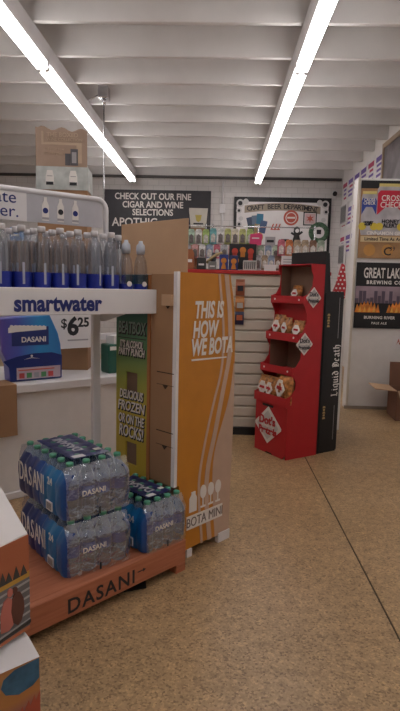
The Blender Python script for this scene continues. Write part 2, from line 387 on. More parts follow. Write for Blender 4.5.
for i, (x0, x1, c, hgt) in enumerate(((.01, .17, (.03, .06, .30), .69), (.17, .47, (.55, .02, .05), .77), (.45, .66, (.05, .16, .10), .68))):
    cc = (x0 + x1) / 2; bw = (x1 - x0) / 2
    b = MB(); b.prism(SILV, [(cc - bw * .88, .24), (cc + bw * .88, .24), (cc + bw, .28), (cc + bw, hgt - .06), (cc + bw * .86, hgt - .02), (cc - bw * .86, hgt - .02), (cc - bw, hgt - .06), (cc - bw, .28)], -.0155 - .001 * i, -.012)
    b.box(mat('can_lid_gold', (.62, .52, .18), .4), cc - bw * .9, cc + bw * .9, -.017 - .001 * i, -.012, hgt - .03, hgt + .0)
    lab = mat('can_label_%d' % i, c, .4)
    b.prism(lab, [(cc - bw * .97, .45), (cc - bw * .4, .53), (cc + bw * .4, .53), (cc + bw * .97, .45), (cc + bw * .97, hgt - .10), (cc + bw * .8, hgt - .07), (cc - bw * .8, hgt - .07), (cc - bw * .97, hgt - .10)], -.018 - .001 * i, -.012)
    for sx in (-1, 1): b.disc(mat('can_label_yellow', (.65, .50, .06), .4), cc + sx * bw * .75, .33, .04, -.0185 - .001 * i, -.012)
    b.build('pictured_can', t)
    text('lettering', 'CROSS\nCHECK', bw * .56, PRINTW, t, (cc, -.021 - .001 * i, .585), bold=.0008, line=.8, sx=.85)
    text('lettering', 'HONEY\nALERT', bw * .36, INK, t, (cc, -.021 - .001 * i, .36), bold=.002, line=.8)
text('lettering', 'CINNAMON GRAHAM', .05, PRINTW, t, (.33, -.017, .26), bold=.0015)
t = thing('brewery_poster', 'black brewery poster with flames and city skyline on the white partition', 'poster', (1.485, 5.892, .895))
b = MB(); b.box(BLACK, 0, .66, -.012, 0, 0, .70); b.build('sheet', t)
b = MB(); b.box(mat('dusk_sky', (.30, .22, .26), .5, var=.25, scale=6), 0, .66, -.0135, -.012, .27, .45); b.build('skyline_picture', t)
b = MB(); rr = random.Random(3); x = 0; TW = mat('tower_violet', (.10, .075, .11), .5)
while x < .62:
    hh = rr.choice((.03, .05, .06, .08, .13)); b.box(TW, x, x + .035, -.0145, -.012, .27, .27 + hh); x += .04
b.build('skyline', t)
FL = mat('flame_orange', (.62, .20, .03), .5, var=.5, scale=14); FLY = mat('flame_yellow', (.75, .42, .07), .5)
for i, cx in enumerate((.13, .47)):
    b = MB(); pts = [(cx - .13, .17)]
    for k in range(7): pts += [(cx - .13 + .037 * k + .008, .20 + .05 * math.sin(PI * k / 6)), (cx - .13 + .037 * k + .026, .25 + .045 * math.sin(PI * (k + .5) / 7))]
    pts += [(cx + .14, .17)]
    b.prism(FL, pts, -.0150, -.012)
    for k in range(4): b.prism(FLY, [(cx - .09 + .05 * k, .175), (cx - .06 + .05 * k, .175), (cx - .07 + .05 * k, .235)], -.016, -.012)
    b.build('flames', t)
text('lettering', 'GREAT LAKES', .15, PRINTW, t, (.30, -.014, .585), bold=.003, sx=.485)
text('lettering', 'BREWING CO', .052, PRINTW, t, (.30, -.014, .49), bold=.002, gap=1.3, sx=.95)
text('lettering', 'BURNING RIVER', .042, PRINTW, t, (.27, -.014, .115), bold=.0015, gap=1.1)
text('lettering', 'PALE ALE', .034, PRINTW, t, (.27, -.014, .055), bold=.001, gap=1.2)
t = thing('paper_notice', 'small white notice with red print at the right edge of the partition', 'notice', (1.92, 5.895, .70))
b = MB(); b.box(PAPER, 0, .2, -.004, 0, -.02, .12); b.build('sheet', t); b = MB(); b.prism(RB, [(.04, .02), (.06, .09), (.075, .04), (.10, .085), (.12, .03), (.15, .07), (.15, .05), (.12, .015), (.10, .06), (.075, .02), (.06, .06)], -.006, -.004); b.build('red_print', t)

# open cardboard box on the floor by the partition
t = thing('cardboard_box', 'open brown cardboard box on the floor against the partition', 'box', (1.83, 5.38, 0), -4)
BX = mat('reddish_cardboard', (.20, .095, .06), .75, var=.1, scale=6)
b = MB(); W_, D_, H_ = .35, .36, .30
b.box(BX, 0, W_, 0, .008, 0, H_); b.box(BX, 0, W_, D_ - .008, D_, 0, H_); b.box(BX, 0, .008, 0, D_, 0, H_); b.box(BX, W_ - .008, W_, 0, D_, 0, H_); b.box(BX, 0, W_, 0, D_, 0, .008); b.build('body', t)
b = MB(); b.prism(CARDL, [(0, H_), (-.21, H_ + .015), (-.21, H_ + .023), (0, H_ + .008)], .0, D_); b.build('left_flap', t)
b = MB(); b.prism(BX, [(D_, H_), (D_ + .03, H_ + .25), (D_ + .038, H_ + .25), (D_ + .008, H_)], 0.01, W_, axis='x'); b.build('back_flap', t)
b = MB(); b.prism(CARDL, [(0, H_), (-.12, H_ - .07), (-.12, H_ - .062), (0, H_ + .008)], .01, W_, axis='x'); b.build('front_flap', t)

# ------------------------------------------------------------------ counter with slatwall front
t = thing('sales_counter', 'cream slatwall counter with a red top edge behind the red display', 'counter', (.1, 4.70, 0))
b = MB(); b.box(CREAM, -.9, .85, .03, .52, .06, 1.405); b.build('body', t)
b = MB(); z = .07
while z < 1.40: b.prism(CREAM, [(.03, z), (.004, z), (.0, z + .008), (.0, z + .078), (.008, z + .086), (.03, z + .086)], -.9, .85, axis='x'); z += .096
b.build('slatwall', t)
b = MB(); b.box(BLACKP, -.88, .83, .04, .5, 0, .06); b.box(BLACKP, -.9, .85, -.012, .03, .0, .065); b.build('kick_plate', t)
b = MB(); b.box(REDD, -.92, .87, -.025, .54, 1.415, 1.447); b.box(CREAM, -.9, .85, 0, .52, 1.405, 1.415); b.build('top', t, bevel=.005)
# snack bags hanging on the slatwall
for i, (z, c1, c2, lab) in enumerate(((1.37, (.35, .12, .06), (.02, .02, .03), 'brown and orange snack bag hanging highest on the slatwall'), (1.225, (.5, .2, .05), (.5, .48, .45), 'small orange snack bag hanging in the middle of the slatwall'), (1.12, (.03, .03, .08), (.45, .12, .05), 'dark snack bag hanging lowest on the slatwall'))):
    t = thing('snack_bag', lab, 'snack bag', (.20, 4.70, z), 0, 'bags on the slatwall')
    b = MB(); m_ = mat('hang_bag_%d' % i, c1, .35); hh = .14
    for (z0, d0, z1, d1) in ((0, .002, -.02, .004), (-.02, .004, -.05, .022), (-.05, .022, -.10, .022), (-.10, .022, -hh, .003)):
        b.prism(m_, [(-.012 - d0, z0), (-.012 + d0 * .5, z0), (-.012 + d1 * .5, z1), (-.012 - d1, z1)], -.038, .038, axis='x')
    b.build('bag', t)
    b = MB(); b.box(mat('hang_label_%d' % i, c2, .4), -.025, .025, -.038, -.034, -.10, -.055); b.build('label', t)
    b = MB(); b.tube(CHROME, [(0, .0, -.012), (0, -.09, -.008)], .003, 6); b.build('peg_hook', t)
# wire merchandise rack on the counter
t = thing('wire_rack', 'chrome wire rack carrying hanging packets on the counter top', 'rack', (.1, 4.95, 1.447))
b = MB(); b.box(CHROME, -.62, .78, .05, .07, 0, .012); b.box(CHROME, -.62, .78, -.12, -.10, 0, .012)
for x in (-.62, -.1, .35, .76): b.box(CHROME, x, x + .02, -.12, .07, 0, .012)
b.build('base', t)
for x in (-.62, -.215, -.155, .26, .77): b = MB(); b.tube(CHROME, [(x, .06, 0), (x, .06, .42)], .008); b.build('upright', t)
for z in (.40, .24, .12): b = MB(); b.tube(CHROME, [(-.63, .06, z), (.78, .06, z)], .005, 6); b.build('crossbar', t)
pal = {'lime': (.32, .44, .14), 'mint': (.38, .52, .40), 'white': (.62, .62, .60), 'teal': (.14, .36, .38), 'yellow green': (.42, .43, .16), 'cream': (.60, .55, .42), 'pink': (.62, .05, .16), 'grey': (.38, .38, .40), 'pale pink': (.52, .30, .28), 'sage': (.28, .34, .26), 'rose': (.46, .12, .16), 'orange': (.50, .16, .05), 'dusty blue': (.22, .28, .38), 'tan': (.36, .27, .18), 'brown': (.20, .11, .07), 'pale green': (.40, .48, .36)}
def packet(x, y, z, w_, h_, cn, label, group, tilt=0):
    t = thing('hanging_packet', label, 'packet', (x, y, z), tilt, group)
    b = MB(); b.prism(mat('packet_' + cn.replace(' ', '_'), pal[cn], .4, var=.35, scale=60), [(-w_ / 2, 0), (-w_ / 2, h_ * .86), (-w_ * .35, h_), (w_ * .35, h_), (w_ / 2, h_ * .86), (w_ / 2, 0)], -.008, 0); b.build('card', t)
    b = MB(); b.prism(mat('packet_blister_' + ('light' if (sum(pal[cn]) < 1.0) else 'dark'), (.55, .52, .48) if sum(pal[cn]) < 1.0 else (.16, .14, .13), .3, var=.4, scale=50), [(-w_ * .33, h_ * .12), (-w_ * .33, h_ * .55), (0, h_ * .68), (w_ * .33, h_ * .55), (w_ * .33, h_ * .12)], -.02, -.008); b.build('blister', t)
    return t
row1 = ['lime', 'mint', 'white', 'lime', 'teal', 'white', 'yellow green', 'cream', 'yellow green', 'lime']
for i, cn in enumerate(row1):
    packet(-.31 + i * .066, 4.985, 1.665 + (.02 if i > 3 else .01), .06, .14, cn, '%s packet in the top hanging row, %s from the left' % (cn, ORD[i]), 'packets in the top row')
row2 = ['orange', 'grey', 'pale pink', 'white', 'dusty blue', 'rose', 'grey', 'pale pink', 'tan', 'grey', 'pale green', 'sage', 'dusty blue', 'pale green', 'grey', 'rose']
for i, cn in enumerate(row2):
    packet(-.34 + i * .066, 4.955, 1.555, .058, .125, cn, '%s packet in the middle hanging row, %s from the left' % (cn, ORD[i]), 'packets in the middle row')
row3 = ['grey', 'tan', 'dusty blue', 'brown', 'grey', 'pale green', 'teal', 'rose', 'grey', 'sage']
for i, cn in enumerate(row3):
    packet(.36 + i * .06, 4.93, 1.462, .054, .13, cn, '%s packet in the lowest counter row, %s from the left' % (cn, ORD[i]), 'packets in the lowest row')
row4 = ['rose', 'orange', 'tan', 'tan', 'brown', 'sage']
for i, cn in enumerate(row4):
    packet(.56 + i * .07, 4.90, 1.585, .064, .145, cn, '%s card packet at the counter right end, %s from the left' % (cn, ORD[i]), 'card packets at the right end')
t = thing('sign_card', 'bright pink sign card above the hanging packets', 'sign', (.335, 4.93, 1.73), 0)
b = MB(); b.prism(mat('packet_pink', pal['pink'], .5), [(-.055, -.055), (.05, -.05), (.058, .04), (.03, .055), (-.05, .045)], -.006, 0); b.build('card', t)
b = MB(); b.box(PAPER, -.035, .03, -.008, -.006, .005, .015); b.build('printed_line', t)
for i, (x, wd, z, lab) in enumerate(((.47, .09, 1.71, 'grey sign card right of the pink card'), (.60, .10, 1.72, 'white sign card with dark lettering near the round badge'))):
    b = MB(); b.box(GREYINK if i == 0 else PAPER, x - wd / 2, x + wd / 2, 4.985, 4.995, z - .045, z + .05); b.box(INK, x - wd * .35, x + wd * .35, 4.983, 4.985, z - .0, z + .022)
    tag(b.build('sign_card'), lab, 'sign')
# white carton on the left end of the rack
t = thing('carton', 'white carton with a yellow crest standing tall on the left end of the counter', 'box', (-.19, 5.10, 1.447), 4)
b = MB(); b.box(CARD, -.07, .07, -.06, .06, 0, .385); b.build('stand', t)
b = MB(); b.prism(mat('carton_cream', (.56, .53, .46), .5), [(-.065, .385), (-.085, .56), (.085, .56), (.07, .385)], -.065, .06); b.build('carton_body', t)
b = MB(); b.prism(mat('crest_yellow', (.50, .40, .10), .5), [(-.03, .50), (.03, .50), (.02, .45), (0, .435), (-.02, .45)], -.067, -.065); b.box(INK, -.045, .045, -.067, -.065, .415, .428); b.build('crest', t)
# dark character board, boxes and small goods on the counter front
t = thing('display_board', 'dark display board with orange and red figures behind the counter goods', 'display', (.10, 4.86, 1.447))
b = MB(); b.box(BLACKP, 0, .24, 0, .015, 0, .235); b.build('board', t)
RG = mat('figure_red', (.45, .05, .03), .5); OG = mat('figure_orange', (.55, .20, .03), .5)
b = MB()
for q, (x, z) in enumerate(((.05, .17), (.12, .18), (.19, .17), (.06, .09), (.19, .08))): b.disc([RG, OG][q % 2], x, z, .028, -.004, 0); b.box([RG, OG][q % 2], x - .02, x + .02, -.004, 0, z - .06, z - .02)
b.build('printed_figures', t)
goods = [(-.30, .10, .17, .08, (.30, .10, .04), 'rust orange pouch standing at the left end of the counter'), (-.18, .08, .10, .08, (.03, .03, .03), 'black small box beside the rust orange pouch'), (-.08, .07, .07, .07, (.20, .20, .19), 'grey low box left of the blue box'),
         (.015, .075, .13, .05, (.03, .05, .22), 'blue box with an orange figure at the counter front, left one'), (.10, .075, .125, .05, (.02, .03, .12), 'navy box with an orange figure at the counter front, right one'), (.22, .115, .085, .06, (.50, .48, .46), 'white flat pack with dark stripes at the counter front')]
for i, (x, wd, hh, dp, c, lab) in enumerate(goods):
    b = MB(); m_ = mat('goods_%d' % i, c, .45, var=.2)
    b.prism(m_, [(x, 1.447), (x + wd, 1.447), (x + wd * .96, 1.447 + hh * .8), (x + wd * .8, 1.447 + hh), (x + wd * .15, 1.447 + hh)] if i == 0 else [(x, 1.447), (x + wd, 1.447), (x + wd, 1.447 + hh), (x, 1.447 + hh)], 4.70, 4.70 + dp)
    o = b.build('merchandise_box' if i else 'merchandise_pouch', bevel=.003)
    b = MB()
    if i in (3, 4): b.disc(OG, x + wd / 2, 1.447 + hh * .6, .024, 4.697, 4.70); b.prism(OG, [(x + .015, 1.455), (x + wd - .015, 1.455), (x + wd * .6, 1.447 + hh * .5), (x + wd * .4, 1.447 + hh * .5)], 4.697, 4.70)
    elif i == 5:
        for q in range(6): b.box(INK, x + .01 + q * .017, x + .018 + q * .017, 4.698, 4.70, 1.46, 1.447 + hh - .012)
    else: b.box(PAPER, x + wd * .2, x + wd * .8, 4.697, 4.70, 1.447 + hh * .35, 1.447 + hh * .5)
    b.build('printed_front', o); tag(o, lab, 'box' if i else 'pouch')
t = thing('banana_toy', 'tan and dark grey toy lying across the boxes on the counter', 'toy', (-.06, 4.80, 1.447))
b = MB(); b.tube(mat('toy_tan', (.42, .32, .16), .5), [(-.04, 0, .06), (0, 0, .10), (.05, 0, .135), (.10, 0, .15)], .014, 8); b.tube(mat('toy_grey', (.06, .06, .07), .5), [(.02, .02, .02), (.03, .02, .15)], .02, 8); b.build('toy_body', t)
t = thing('price_notice', 'white notice sheet standing at the counter edge above the red display', 'notice', (.60, 4.70, 1.447))
b = MB(); b.box(PAPER, -.055, .065, 0, .006, 0, .13); b.build('sheet', t)
b = MB()
for q in range(4): b.box(GREYINK, -.04, .05, -.002, 0, .03 + q * .022, .038 + q * .022)
b.build('printed_lines', t)
b = MB(); b.box(PAPER, .40, .50, 4.70, 4.706, 1.447, 1.50); tag(b.build('price_tag'), 'small white tag on the counter edge left of the notice sheet', 'tag')
# little dark bottles, a figurine and a photo at the right end
for i in range(4):
    t = thing('small_bottle', 'small dark bottle at the right end of the counter, %s from the left' % ORD[i], 'bottle', (.76 + i * .04, 4.82, 1.447), 0, 'small bottles on the counter')
    b = MB(); b.lathe(mat('amber_bottle', (.14, .09, .04), .25), [(.015, 0), (.016, .09), (.007, .12), (.007, .14)], 10); b.build('body', t)
    b = MB(); b.lathe(BLACKP, [(.008, .14), (.008, .16)], 10); b.build('cap', t)
t = thing('figurine', 'black and white figurine standing on the rack under the red round badge', 'figurine', (.705, 4.99, 1.70))
b = MB(); b.lathe(mat('figurine_black', (.02, .02, .02), .4), [(.03, 0), (.035, .04), (.022, .08), (.03, .11), (.026, .14), (.01, .155)], 12); b.tube(BLACKP, [(-.05, 0, .10), (0, 0, .07), (.05, 0, .11)], .01, 8); b.build('body', t)
b = MB(); b.disc(PAPER, 0, .115, .017, -.034, -.02); b.build('face', t)
b = MB(); b.box(CHROME, .66, .75, 4.96, 5.02, 1.69, 1.70); b.box(CHROME, .70, .71, 4.985, 4.995, 1.447, 1.69); tag(b.build('display_stand'), 'thin steel stand holding up the figurine', 'stand')
t = thing('photo_card', 'small photo card at the far right end of the counter', 'card', (.93, 4.86, 1.447))
b = MB(); b.box(PAPER, -.04, .04, 0, .01, 0, .15); b.build('card', t)
b = MB(); b.box(mat('photo_blue', (.08, .09, .14), .4, var=.6, scale=40), -.033, .033, -.002, 0, .02, .12); b.build('photo', t)
# polka dot bag on a pedestal behind the black display
b = MB(); b.box(WHITE, 1.03, 1.17, 4.95, 5.10, 0, 1.22); tag(b.build('pedestal', bevel=.004), 'narrow white pedestal hidden behind the black display', 'pedestal')
t = thing('polka_dot_bag', 'red bag with white polka dots leaning behind the black display', 'bag', (1.10, 5.02, 1.22), 0)
b = MB(); RP = mat('polka_red', (.50, .03, .04), .5)
b.prism(RP, [(-.06, 0), (.07, 0), (.075, .12), (.055, .30), (.03, .32), (-.01, .14)], -.03, .03); b.build('bag_body', t, bevel=.006)
b = MB(); 
for r in range(8):
    for c in range(4):
        x = -.05 + c * .035 + (.0175 if r % 2 else 0); z = .02 + r * .037
        if -.05 + max(0, z - .1) * .38 < x < .062 - max(0, z - .15) * .05: b.disc(PRINTW, x, z, .009, -.032, -.03, 10)
b.build('polka_dots', t)

# ------------------------------------------------------------------ red pretzel display
DO = Vector((.33, 4.313, 0)); DA = -57.
t = thing('snack_display', 'tall red cardboard pretzel display with four scalloped shelves', 'display', DO, DA)
W_ = .385
prof = [(.02, 0), (.02, .40), (0, .41), (0, .48), (.05, .495), (.10, .54), (.108, .60), (.06, .645), (.06, .705), (.10, .715), (.15, .77), (.157, .84), (.115, .90), (.115, .96), (.16, .975), (.20, 1.04), (.205, 1.11), (.16, 1.185), (.16, 1.245), (.21, 1.26), (.255, 1.32), (.262, 1.40), (.235, 1.445), (.235, 1.485), (.40, 1.485), (.40, 0)]
prof = [(y_ * .83, z_) for y_, z_ in prof]
for nm, x0, x1, xi in (('side_panel', 0, .006, .0065), ('side_panel', W_ - .006, W_, W_ - .0065)):
    b = MB(); b.prism(RED, prof, x0, x1, axis='x'); b.build(nm, t)
b = MB(); b.box(RED, 0, W_, .325, .332, 0, 1.485); b.build('back_panel', t)
LIN = mat('liner_brown', (.20, .125, .085), .75, var=.06)
b = MB(); b.box(LIN, .007, W_ - .007, .318, .3245, .42, 1.475)
for x0, x1 in ((.0065, .0095), (W_ - .0095, W_ - .0065)):
    for z0, z1, yy in ((.66, .90, .133), (1.20, 1.475, .222)): b.box(LIN, x0, x1, yy, .318, z0, z1)
b.build('inner_liner', t)
b = MB(); b.box(RED, .0, W_, .195, .332, 1.48, 1.488); b.build('top_panel', t)
for z0, z1, yy in ((.41, .48, 0), (.645, .705, .05), (.90, .96, .0955), (1.185, 1.245, .133)):
    b = MB(); b.box(RED, -.001, W_ + .001, yy - .006, yy, z0, z1); b.prism(RED, [(yy - .006, z0), (yy - .006, z0 + .006), (.325, z0 + .012), (.325, z0)], .006, W_ - .006, axis='x'); o = b.build('shelf', t)
    if z0 > .5:
        for xx in (.05, W_ - .05):
            b = MB(); b.disc(PRINTW, xx, (z0 + z1) / 2 + .002, .008, yy - .009, yy - .006, 10); b.build('rivet', o)
b = MB(); b.box(RED, .006, W_ - .006, .205, .211, .96, 1.185); b.build('red_divider', t)
b = MB(); b.prism(RED, [(.0, 0), (.0, .41), (W_, .41), (W_, .045), (W_ - .035, 0)], .014, .02); b.build('front_panel', t)
b = MB(); b.box(BLACKP, .09, .22, .011, .014, .375, .392); b.build('hand_slot', t)
b = MB(); b.prism(CARDD, [(.36 * W_, .0), (.60 * W_, .0), (.56 * W_, .012), (.4 * W_, .012)], .012, .014); b.build('floor_notch', t)
def diamond(parent, cx, cz, r, face, red):
    b = MB(); kx = 1.22 if face == 'front' else 1.05
    q = [(0, -1.1), (kx, -.08), (kx, .05), (0, 1.15), (-kx, .05), (-kx, -.08)]
    if face == 'front':
        b.prism(PRINTW, [(cx + x * r, cz + z * r) for x, z in q], .010, .014); b.prism(mat('logo_pale', (.56, .53, .52), .5), [(cx + x * r * .8, cz + z * r * .8) for x, z in q], .0085, .010)
        o = b.build('logo', parent)
        text('lettering', "Dot's", r * .70, red, o, (cx - r * .05, .0075, cz + r * .28), bold=.004)
        text('lettering', 'HOMESTYLE', r * .22, PRINTW, o, (cx, .0075, cz - r * .02), bold=.001)
        text('lettering', 'Pretzels', r * .58, red, o, (cx + r * .02, .0075, cz - r * .33), bold=.004, sx=.9)
    else:
        b.prism(PRINTW, [(cx + x * r, cz + z * r) for x, z in q], W_ + .0005, W_ + .003, axis='x'); b.prism(mat('logo_grey', (.42, .40, .40), .5), [(cx + x * r * .8, cz + z * r * .8) for x, z in q], W_ + .003, W_ + .004, axis='x')
        o = b.build('logo', parent)
        for s, dz, sz in (("Dot's", .36, .6), ('HOMESTYLE', 0, .22), ('Pretzels', -.34, .5)): text('lettering', s, r * sz, PRINTW if dz == 0 else red, o, (W_ + .0048, cx, cz + r * dz), rot=(PI / 2, 0, PI / 2), bold=.001)
diamond(t, .165, .225, .132, 'front', RED)
diamond(t, .225, 1.235, .07, 'side', INK); diamond(t, .155, .885, .076, 'side', INK)
DOT = t
def pretzel_bag(shelf_x, shelf_y, z, label, rot, lean, s=1.):
    M_ = Matrix.Rotation(math.radians(DA), 3, 'Z') @ Vector((shelf_x * 1.13, shelf_y * .83, 0))
    s *= 1.2
    t = thing('pretzel_bag', label, 'snack bag', (DO.x + M_.x, DO.y + M_.y, z), DA + rot, 'pretzel bags in the red display')
    b = MB(); BAG = mat('pretzel_foil', (.42, .17, .05), .3, var=.75, scale=30, bump=.5)
    prof = [(0, .005), (.015, .016), (.05, .030), (.09, .028), (.115, .012), (.122, .003), (.135, .003)]
    nx = 7; vs = []; 
    for sgn in (-1, 1):
        for zz, dp in prof:
            for i in range(nx):
                u = -1 + 2 * i / (nx - 1); wv = .052 + .004 * math.sin(zz * 90)
                vs.append((u * wv * s, sgn * (.002 + dp * (1 - u * u) ** .6) * s + zz * lean, zz * s + .003 * math.sin(u * 9 + zz * 50)))
    N = len(prof) * nx; fs = []
    for k in range(2):
        for j in range(len(prof) - 1):
            for i in range(nx - 1): a = k * N + j * nx + i; fs.append((a, a + 1, a + nx + 1, a + nx))
    for j in range(len(prof) - 1):
        for i in (0, nx - 1): a = j * nx + i; fs.append((a, a + nx, N + a + nx, N + a))
    for j in (0, len(prof) - 1):
        for i in range(nx - 1): a = j * nx + i; fs.append((a, a + 1, N + a + 1, N + a))
    b.faces(vs, fs, BAG, True); b.build('bag', t)
    b = MB(); b.prism(PRINTW, [(-.036 * s, .062 * s), (-.01 * s, .03 * s), (.012 * s, .03 * s), (.036 * s, .062 * s), (.012 * s, .10 * s), (-.012 * s, .10 * s)], (-.033) * s, (-.028) * s); b.prism(RED, [(-.02 * s, .06 * s), (.02 * s, .057 * s), (.018 * s, .072 * s), (-.018 * s, .074 * s)], -.035 * s, -.033 * s)
    o = b.build('front_label', t); o.rotation_euler = (-lean, 0, 0)
    b = MB(); b.box(mat('bag_window', (.02, .02, .05), .3), -.03 * s, .03 * s, -.031 * s, -.024 * s, .012 * s, .027 * s); b.build('dark_band', t)
pretzel_bag(.12, .32, 1.197, 'orange pretzel bag alone on the top shelf of the red display', 8, .2, .8)
pretzel_bag(.07, .18, .914, 'orange pretzel bag at the left of the second shelf', 0, .15, 1.1)
pretzel_bag(.155, .188, .914, 'orange pretzel bag leaning beside the left one on the second shelf', -10, .1, 1.0)
pretzel_bag(.27, .18, .914, 'orange pretzel bag at the right of the second shelf', 12, .2, .9)
pretzel_bag(.05, .07, .423, 'orange pretzel bag at the left end of the bottom bin', 6, .1, 1.15)
pretzel_bag(.135, .055, .423, 'orange pretzel bag in the front middle of the bottom bin', -5, .15, 1.15)
pretzel_bag(.26, .07, .423, 'large orange pretzel bag at the right end of the bottom bin', -8, .1, 1.5)
pretzel_bag(.12, .215, .423, 'orange pretzel bag standing at the back of the bottom bin', 4, .05, 1.4)

# black water display behind it
t = thing('beverage_display', 'tall black cardboard display with white blackletter name behind the red display', 'display', (.615, 4.498, 0), DA)
b = MB(); b.prism(BLACK, [(0, 0), (0, 1.59), (.045, 1.575), (.075, 1.285), (.218, 1.285), (.212, 0)], -.02, .372, axis='x'); b.build('body', t, bevel=.003)
b = MB(); b.box(BLACK, .372, .377, .02, .213, .015, 1.275); b.build('side_panel', t)
NIB = (.115, .09)
BLK = {  # pen strokes of each letter on a unit height; a slanted broad nib is dragged along them
 'L': (.62, [[(.15, .95), (.22, .82), (.22, .2), (.10, .06)], [(.10, .06), (.30, .10), (.45, .02), (.58, .16)], [(.22, .82), (.36, .95)]]),
 'i': (.30, [[(.06, .58), (.15, .66), (.15, .12), (.24, .03)], [(.13, .86), (.18, .90)]]),
 'q': (.48, [[(.40, .66), (.40, -.22)], [(.40, .62), (.24, .68), (.11, .56), (.11, .14), (.22, .03), (.40, .14)]]),
 'u': (.50, [[(.06, .58), (.13, .66), (.13, .14), (.24, .03), (.39, .14)], [(.33, .60), (.39, .66), (.39, .12), (.47, .03)]]),
 'd': (.48, [[(.12, .92), (.28, .78), (.40, .58), (.40, .14), (.26, .03), (.11, .14), (.11, .52), (.24, .64), (.38, .56)]]),
 'D': (.66, [[(.10, .88), (.24, .96), (.46, .88), (.58, .66), (.58, .28), (.42, .05), (.16, .05)], [(.22, .90), (.22, .10)], [(.36, .80), (.36, .22)]]),
 'e': (.44, [[(.13, .36), (.36, .52), (.24, .68), (.11, .54), (.11, .14), (.22, .03), (.38, .12)]]),
 'a': (.48, [[(.12, .58), (.26, .68), (.38, .56), (.38, .12), (.47, .03)], [(.38, .38), (.20, .34), (.11, .22), (.14, .08), (.24, .03), (.38, .14)]]),
 't': (.34, [[(.16, .86), (.16, .14), (.26, .03), (.33, .08)], [(.05, .62), (.30, .66)]]),
 'h': (.50, [[(.08, .95), (.13, .88), (.13, .06)], [(.13, .54), (.26, .68), (.39, .56), (.39, .12), (.30, -.14)]]),
 ' ': (.26, [])}
def blackletter(word, size, m, parent, x, y0, z0):
    """lettering that reads upwards on the +x face"""
    u = 0
    for ch in word:
        wd, strokes = BLK[ch]
        if strokes:
            b = MB(); k = 0
            for st in strokes:
                for (a0, b0), (a1, b1) in zip(st, st[1:]):
                    if a0 > a1: (a0, b0), (a1, b1) = (a1, b1), (a0, b0)
                    n_ = [NIB[0] / 2, NIB[1] / 2]
                    q = [(a0 - n_[0], b0 - n_[1]), (a0 + n_[0], b0 + n_[1]), (a1 + n_[0], b1 + n_[1]), (a1 - n_[0], b1 - n_[1])]
                    if abs((q[1][0] - q[0][0]) * (q[2][1] - q[1][1]) - (q[1][1] - q[0][1]) * (q[2][0] - q[1][0])) < .0012: q = [(a0 - .02, b0 + .02), (a0 + .02, b0 - .02), (a1 + .02, b1 - .02), (a1 - .02, b1 + .02)]
                    b.prism(m, [(y0 - p_[1] * size, z0 + (u + p_[0]) * size) for p_ in q], x, x + .0008 + .00005 * k, axis='x'); k += 1
            b.build('letter', parent)
        u += wd + .03
blackletter('Liquid Death', .074, mat('bright_white_ink', (.85, .83, .80), .5), t, .377, .197, .45)
b = MB(); b.box(GREYINK, .377, .378, .168, .172, .92, 1.24); b.build('fine_print', t)
b = MB(); b.box(GREYINK, .377, .378, .168, .172, .10, .38); b.build('fine_print', t)
for z in (1.06, .33):
    b = MB()
    for k in range(5): b.prism(GOLD, [(.045 + .006 * (k % 2), z + k * .022 - .05), (.075 - .006 * (k % 2), z + k * .022 - .05), (.07, z + k * .022 - .034), (.05, z + k * .022 - .034)], .377, .378, axis='x')
    b.build('gold_emblem', t)
b = MB(); b.box(mat('black_foot', (.01, .01, .01), .6), .1, .373, -.004, .08, 0, .03); b.build('foot', t)

# ------------------------------------------------------------------ orange wine display
BL = Vector((-.181, 2.397, 0)); BR = 48.
bx = Vector((math.cos(math.radians(BR)), math.sin(math.radians(BR)), 0)); by = Vector((-bx.y, bx.x, 0))
t = thing('wine_display', 'orange cardboard wine display with brown back and tall brown header', 'display', BL, BR)
b = MB(); b.box(CARD, .03, .385, .012, .165, .03, .375); b.box(CARD, .0, .385, .012, .165, .375, 1.355); b.build('body', t, bevel=.002)
def lerp(pts):
    pts = sorted(pts, key=lambda p: p[1])
    def f(z):
        if z <= pts[0][1]: return pts[0][0]
        for (x0, a), (x1, c) in zip(pts, pts[1:]):
            if a <= z <= c:
                k = (z - a) / (c - a); return x0 + (x1 - x0) * k
        return pts[-1][0]
    return lambda z: sum(f(z + d) for d in (-.06, -.03, 0, .03, .06)) / 5
eg = lerp([(.352, 1.375), (.372, 1.316), (.391, 1.238), (.403, 1.139), (.410, 1.013), (.413, .809), (.413, .626), (.404, .283), (.402, .016)])
thin = lerp([(.275, 1.366), (.302, 1.224), (.323, 1.068), (.316, .895), (.256, .728), (.212, .58), (.168, .394), (.169, .268), (.201, .035)])
thick = lerp([(.326, 1.368), (.363, 1.189), (.376, .98), (.331, .808), (.276, .583), (.224, .411), (.223, .253), (.26, .015)])
peach = lerp([(.41, .96), (.382, .761), (.334, .64), (.272, .498), (.263, .356), (.277, .185), (.298, .018)])
ZZ = [.04 + (1.362 - .04) * i / 30 for i in range(31)]
b = MB(); b.prism(ORANGE, [(.02, .375), (.035, .375), (.035, .035), (.10, .04), (.2, .045), (.3, .04), (eg(.03), .03)] + [(eg(z), z) for z in ZZ] + [(.02, 1.362)], -.006, .012)
b.build('side_panel', t)
b = MB(); b.box(PAPER, .0, .018, -.008, .014, .375, 1.364); b.build('white_edge', t)
for f, hw in ((thin, .008), (thick, .0155)):
    b = MB(); b.prism(PEACH, [(min(f(z) - hw, eg(z) - .001), z) for z in ZZ] + [(min(f(z) + hw, eg(z)), z) for z in reversed(ZZ)], -.0078, -.006); b.build('printed_stripe', t)
zz = [z for z in ZZ if z < .93]
b = MB(); b.prism(PEACH, [(min(peach(z), eg(z) - .002), z) for z in zz] + [(eg(z), z) for z in reversed(zz)], -.0072, -.006); b.build('peach_area', t)
